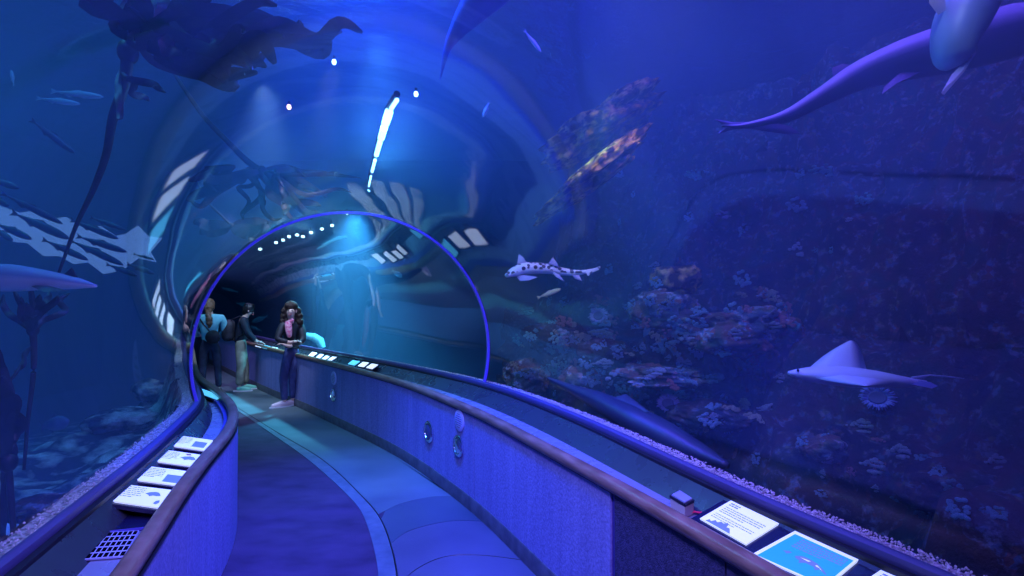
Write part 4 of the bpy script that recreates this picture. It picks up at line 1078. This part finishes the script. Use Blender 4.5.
fin('pectoral_fin', [P(946,10,Y),P(938,15,Y-.03),P(929,3,Y-.05),P(930,-10,Y-.05),P(945,-8,Y)], mat('fin_white',(.8,.72,.85),.5), t)
fin('pectoral_fin', [P(968,58,Y),P(978,50,Y-.02),P(964,72,Y-.06),P(944,95,Y-.1),P(941,93,Y-.1),P(952,74,Y-.05)], mat('fin_mid',(.36,.32,.55),.5), t)
# dark shark low by the gravel
Y = 3.6; MD = two_tone((.022,.03,.06),(.05,.06,.1))
t = thing('large_shark', 'dark shark resting low along the gravel, only its long back showing', 'shark', P(640,430,Y))
fish_body('body', [P(548,378,Y+.9),P(572,389,Y+.7),P(600,402,Y+.45),P(635,420,Y+.2),P(668,437,Y),P(700,453,Y-.2),P(728,466,Y-.4)],
  [.01,.035,.075,.10,.095,.06,.02], [.01,.04,.09,.13,.12,.08,.02], MD, t)
fin('dorsal_fin', [P(612,398,Y+.35),P(626,394,Y+.35),P(650,412,Y+.1),P(630,412,Y+.2)], MD, t)
# shark tail above the vault
Y = 3.1; MT = two_tone((.02,.05,.35),(.05,.10,.5))
t = thing('large_shark', 'blue silhouette of a shark tail reaching down from the top edge', 'shark', P(470,0,Y))
fish_body('body', [P(560,-110,Y),P(525,-60,Y),P(497,-20,Y),P(476,6,Y),P(458,30,Y),P(447,50,Y),P(440,80,Y)], [px(34,Y),px(30,Y),px(24,Y),px(17,Y),px(9,Y),px(3.5,Y),px(.6,Y)], [px(20,Y),px(17,Y),px(14,Y),px(9,Y),px(4,Y),px(2,Y),px(.5,Y)], MT, t, up=V((.8,0,.55)))
# school on the left --------------------------------------------------------
M_sch = two_tone((.02,.05,.12),(.05,.10,.2)); 
def small_fish(label, a, b, Y, h, m, group=None, name='fish', cat='fish', dy=0.0):
    """a = tail, b = snout in the picture, h = body height in picture rows"""
    pa, pb = P(a[0],a[1],Y+dy), P(b[0],b[1],Y); t = thing(name, label, cat, (pa+pb)/2, group)
    q = lambda k: pa.lerp(pb, k); ax = (pb-pa).normalized(); view = V((0,1,0)); up = view.cross(ax)
    if up.z < 0: up = -up
    up.normalize(); hh = px(h/2, Y)
    fish_body('body', [q(.12), q(.25), q(.45), q(.65), q(.82), q(.94), q(1)], [hh*.18,hh*.45,hh*.85,hh,hh*.85,hh*.5,hh*.12], [hh*.1,hh*.3,hh*.55,hh*.62,hh*.55,hh*.35,hh*.08], m, t, up=up)
    fin('tail_fin', [q(.14)+up*hh*.15, q(0)+up*hh*.9, q(.04), q(0)-up*hh*.9, q(.14)-up*hh*.15], m, t, .004)
    fin('dorsal_fin', [q(.62)+up*hh*.9, q(.55)+up*hh*1.35, q(.40)+up*hh*.8, q(.45)+up*hh*.7], m, t, .004)
    fin('anal_fin', [q(.45)-up*hh*.7, q(.38)-up*hh*1.25, q(.28)-up*hh*.5, q(.35)-up*hh*.6], m, t, .004)
    return t
S = [((0,60),(300,210),34),((50,152),(332,282),44),((325,285),(592,408),36),((200,283),(422,384),34),((-30,205),(152,284),36),((335,190),(568,282),32),((430,178),(602,240),26),((365,268),(608,346),34),((508,403),(658,460),26),((608,402),(740,450),26),((-60,-10),(92,40),34),((-40,225),(62,292),30),((640,355),(740,382),14),((-40,80),(42,124),30)]
for k, (a, b, h) in enumerate(S):
    small_fish('slim dark fish of the school streaming past the bright patch, heading down to the right', (a[0]/4.8, 180+a[1]/4.8), (b[0]/4.8, 180+b[1]/4.8), 4.3+.22*((k*5)%7-3), h/4.8, M_sch, 'slim dark fish in the left school', dy=.3)
M_sil = two_tone((.25,.45,.6),(.6,.85,.95))
small_fish('small silvery fish with a bright snout, upper left', (50,91), (103,97), 3.8, 7, M_sil)
small_fish('small silvery fish just below the bright-snouted one', (36,98), (80,104), 3.9, 6, M_sil)
small_fish('dark narrow fish alone between the silvery pair and the school', (30,119), (74,153), 4.2, 7, M_sch)
small_fish('faint bluish fish pointing up at the far left', (14,86), (11,70), 4.0, 4, M_sil)
small_fish('rounded dim fish hovering above the left tank bed', (40,427), (69,421), 4.4, 15, two_tone((.08,.16,.32),(.16,.28,.45)))
small_fish('small pale yellow fish below the spotted shark', (537,298), (561,289), 5.2, 5, two_tone((.5,.55,.25),(.65,.65,.35)))
small_fish('small pale fish high between the ledge and the vault', (489,102), (483,117), 3.4, 4, M_sil)
small_fish('tiny bright fish right of the shark tail, near the top', (524,30), (541,52), 3.4, 4, two_tone((.4,.4,.8),(.6,.6,.9)))
M_far = two_tone((.25,.5,.55),(.4,.7,.75))
for a, b, h, lb in [((205,232),(222,227),3,'far teal fish in the top left of the ring'),((238,292),(222,288),3,'far teal fish by the head of the person in teal'),((236,303),(250,306),4,'far teal fish above the bent person'),((268,316),(252,322),5,'far pale fish right of the bent head'),((262,331),(250,326),3,'far small fish above the hands of the bent person'),((392,270),(402,277),5,'far pale small fish under the reflected windows')]:
    small_fish(lb, a, b, 14.5 if a[0] < 300 else 10.6, h, M_far)
# pale whale-sized bone shapes: pale curved fish behind the woman
t = thing('wolf_eel', 'pale curved eel-like fish just right of the woman', 'fish', P(310,345,9.6))
MB().tube([P(297,336,10.3),P(305,335.5,10.3),P(314,337,10.3),P(320,341,10.3),P(322,347,10.3),P(320,351,10.3)], [.03,.06,.08,.085,.07,.02], 12).build('body', mat('eel_pale',(.25,.6,.65),.6), t)
# large pale fish at the left edge
Y = 2.7; MW = two_tone((.30,.36,.6),(.85,.9,1), z=.16)
t = thing('sturgeon', 'large streaked pale fish entering at the left edge below the school', 'fish', P(40,280,Y))
fish_body('body', [P(-130,276,Y+.2),P(-80,276,Y+.1),P(-30,277,Y),P(10,278,Y),P(45,280,Y),P(75,283,Y),P(96,286,Y)], [px(2,Y),px(8,Y),px(13,Y),px(14,Y),px(10,Y),px(6,Y),px(1.5,Y)], [px(1,Y),px(7,Y),px(12,Y),px(13,Y),px(11,Y),px(7,Y),px(2,Y)], MW, t)
fin('pectoral_fin', [P(28,285,Y),P(50,286,Y-.05),P(70,291,Y-.15),P(44,292,Y-.2)], MD, t)
fin('dorsal_fin', [P(60,278,Y),P(72,267,Y),P(80,281,Y)], MD, t)
# ================================================================ small lights, and glowing parts standing in for reflections
M_glow = mat('streak_glow', (.8,.9,1), .5, emit=(.28,.70,1.0), es=5)  # reflected lamp streak on the crest, put in as glowing tubes
t = thing('crest_streak', 'glowing tubes standing for a lamp streak reflected along the vault crest', 'lamp', P(385,130,3.4))
ln = [P(397,100,2.95),P(389,112,3.15),P(384,128,3.4),P(380,142,3.65),P(375,160,4.0),P(371,176,4.4),P(368,190,4.8)]
MB().tube([p+V((0,0,.035)) for p in ln], .02, 8).build('rail', M_black, t)
for k, r in enumerate((.012,.026,.024,.018,.012,.008,.006)):
    MB().tube([ln[k], ln[k].lerp(ln[min(k+1,6)], .7) if k < 6 else ln[k]+V((0,.05,0))], r, 12).build('streak_tube', M_glow, t)
M_dot = mat('dot_glow', (.8,.9,1), .5, emit=(.55,.9,1.0), es=6)
dots = [(260,249),(276,242.5),(283,240),(289,236.5),(297,235),(303,236.5),(311,232.5),(322,229),(332,225.5)]
for u, v in dots[:]:  # string of reflections, put in as small glowing bulbs
    p = P(u, v, 9.0)
    t = thing('light_point', 'tiny glowing ball standing for a reflected dot over the far vault', 'light', p, 'glowing balls standing for a string of reflections')
    MB().ball(p, .032, .032, .026).build('bulb', M_dot, t); MB().tube([p+V((0,0,.02)), p+V((0,0,.09))], .02, 8).build('cap', M_black, t)  # ball and cap added to stand for a reflected dot
M_warm = mat('dot_warm', (1,.7,.4), .5, emit=(1,.55,.35), es=7)
for (u, v, Yd, m, lb) in ((289,107,3.6,M_warm,'small warm orange light seen left of the crest streak'),(347,213,5.3,M_dot,'tiny white light at the top of the ring'),(416,94,3.4,M_dot,'tiny white light right of the crest streak'),(334,62,3.4,M_dot,'tiny white light high over the vault')):
    p = P(u, v, Yd); t = thing('light_point', lb, 'light', p)
    MB().ball(p, .014, .014, .018).build('bulb', m, t); MB().tube([p+V((0,0,.012)), p+V((0,0,.04))], .008, 8).build('cap', M_black, t)
# bright reflection behind the school, put in as a glowing slab
M_refl = mat('reflection_glow', (.3,.4,.6), .5, emit=(.20,.36,.80), es=.7)
t = thing('reflection_patch', 'pale glowing slab standing for the reflection behind the school of dark fish', 'window', P(60,240,8.0))
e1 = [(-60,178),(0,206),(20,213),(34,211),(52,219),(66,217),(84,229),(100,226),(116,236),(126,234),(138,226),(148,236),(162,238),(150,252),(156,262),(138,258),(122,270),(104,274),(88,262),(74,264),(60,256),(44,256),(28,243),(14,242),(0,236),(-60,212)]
MB().slab([P(u,v,8.0) for u, v in e1], (0,1,0), .03).build('pane', M_refl, t, smooth=False)
# ================================================================ lamps
def lamp(kind, name, loc, aim, energy, col, size=.5, spot=None, blend=.5, sy=None):
    l = bpy.data.lights.new(name, kind); l.energy = energy; l.color = col
    if kind == 'AREA':
        l.size = size
        if sy: l.shape = 'RECTANGLE'; l.size_y = sy
    else: l.shadow_soft_size = size
    if kind == 'SPOT': l.spot_size = math.radians(spot); l.spot_blend = blend
    o = bpy.data.objects.new(name, l); C.objects.link(o); o.location = loc
    o.rotation_euler = (V(aim)-V(loc)).to_track_quat('-Z','Y').to_euler(); return o
# tank lamps above the water, then unseen fill spots added in it
lamp('AREA','tank_lamp_blue',(-3.5,2.5,6.2),(-3.5,3.2,0),270,(.05,.36,.70),2.6)
lamp('AREA','tank_lamp_left',(-9,7,6.2),(-9,7,0),270,(.03,.42,.64),3.2)
lamp('AREA','tank_lamp_teal',(-3.4,10.5,6.2),(-3.4,10.5,0),60,(.05,.5,1),3)
lamp('SPOT','vault_fill',(-3.0,10.0,3.35),(-3.0,9.2,0),2700,(.12,.66,1),.15,86,.9)  # unseen spot added for the teal glow inside the ring
lamp('SPOT','tank_lamp_top',(-.95,3.3,5.1),(-.95,3.7,0),3600,(.02,.065,1),.2,62,.9)
lamp('POINT','crest_fill',(-.80,3.3,2.85),(0,0,0),105,(.15,.40,1),.05)  # unseen point added for a halo round the crest streak
lamp('POINT','crest_fill',(-1.0,4.0,2.85),(0,0,0),38,(.12,.55,1),.05)  # second halo point, also added and unseen
lamp('AREA','tank_lamp_violet',(1.9,2.4,6.2),(1.9,2.8,0),380,(.24,.09,1),2.4)
lamp('AREA','tank_lamp_reef',(3.2,6.5,6.2),(3.6,7,0),110,(.10,.20,1),2)
lamp('SPOT','ray_fill',(1.4,1.4,4.5),(2.25,3.3,1.25),85,(.48,.62,1),.1,24,.9)  # unseen spot added to brighten the ray
lamp('SPOT','shark_fill',(1.0,3.3,4.5),(.39,5.2,1.98),170,(.8,.65,1),.1,26,.8)  # unseen spot added to bring out the spotted shark
lamp('SPOT','reef_fill',(1.75,2.5,5.0),(.83,5.4,2.98),620,(1,.64,.32),.1,20,.9)  # unseen warm spot added to colour the sandy ledge
lamp('SPOT','reef_fill',(.6,3.2,4.9),(1.9,5.0,1.3),150,(.42,.58,.8),.1,58,.9)  # unseen spot added to lighten the middle of the reef
lamp('SPOT','reef_fill',(.9,4.8,3.6),(.35,6.1,1.0),90,(.4,1,.6),.1,50,.9)  # unseen green spot added to tint the reef by the ring
lamp('SPOT','walkway_spot_far',(-5.3,9.7,3.3),(-5.7,10.9,.4),260,(.5,.32,1),.1,80,.9)
# walkway spots, hung over the tube
lamp('SPOT','walkway_spot_violet',(-.3,1.1,3.2),(-.45,3.3,0),420,(.26,.20,1),.12,88,.8)
lamp('SPOT','walkway_spot_violet',(.5,-.3,3.4),(-.7,2.2,0),420,(.28,.20,1),.12,90,.8)
lamp('SPOT','walkway_spot_teal',(-1.32,5.2,4.4),(-1.7,5.5,0),460,(.18,.55,1),.15,58,.8)
lamp('SPOT','walkway_spot_white',(-3.4,7.2,4.7),(-4.4,8.9,.5),1000,(.55,.7,1),.15,60,.8)
lamp('SPOT','walkway_spot_pale',P(334,62,3.6),(-3.55,8.1,1.1),330,(.85,.75,1),.06,24,.8)
lamp('SPOT','haze_fill',(.45,3.0,5.1),(.3,3.5,0),1500,(.09,.07,1),.2,60,.9)  # unseen spot added for violet-blue haze above the vault
# ================================================================ camera and view
cam = bpy.data.cameras.new('camera'); co_ = bpy.data.objects.new('camera', cam); C.objects.link(co_)
cam.sensor_width = 36; cam.lens = 36*F/1024; cam.clip_start = .02
co_.location = (0,0,CH); co_.rotation_euler = (PI/2+PITCH,0,0)
sc = bpy.context.scene; sc.camera = co_
w = bpy.data.worlds.new('world'); sc.world = w; w.use_nodes = True
w.node_tree.nodes['Background'].inputs[0].default_value = (.01,.02,.06,1); w.node_tree.nodes['Background'].inputs[1].default_value = .3
vs = sc.view_settings; vs.view_transform = 'Standard'; vs.look = 'None'; vs.gamma = 1; vs.use_curve_mapping = False; vs.exposure = 0.0
cy = sc.cycles
cy.use_denoising = True
cy.max_bounces = 8; cy.transparent_max_bounces = 24; cy.volume_bounces = 1; cy.caustics_reflective = False; cy.sample_clamp_indirect = 4
cy.light_sampling_threshold = .0
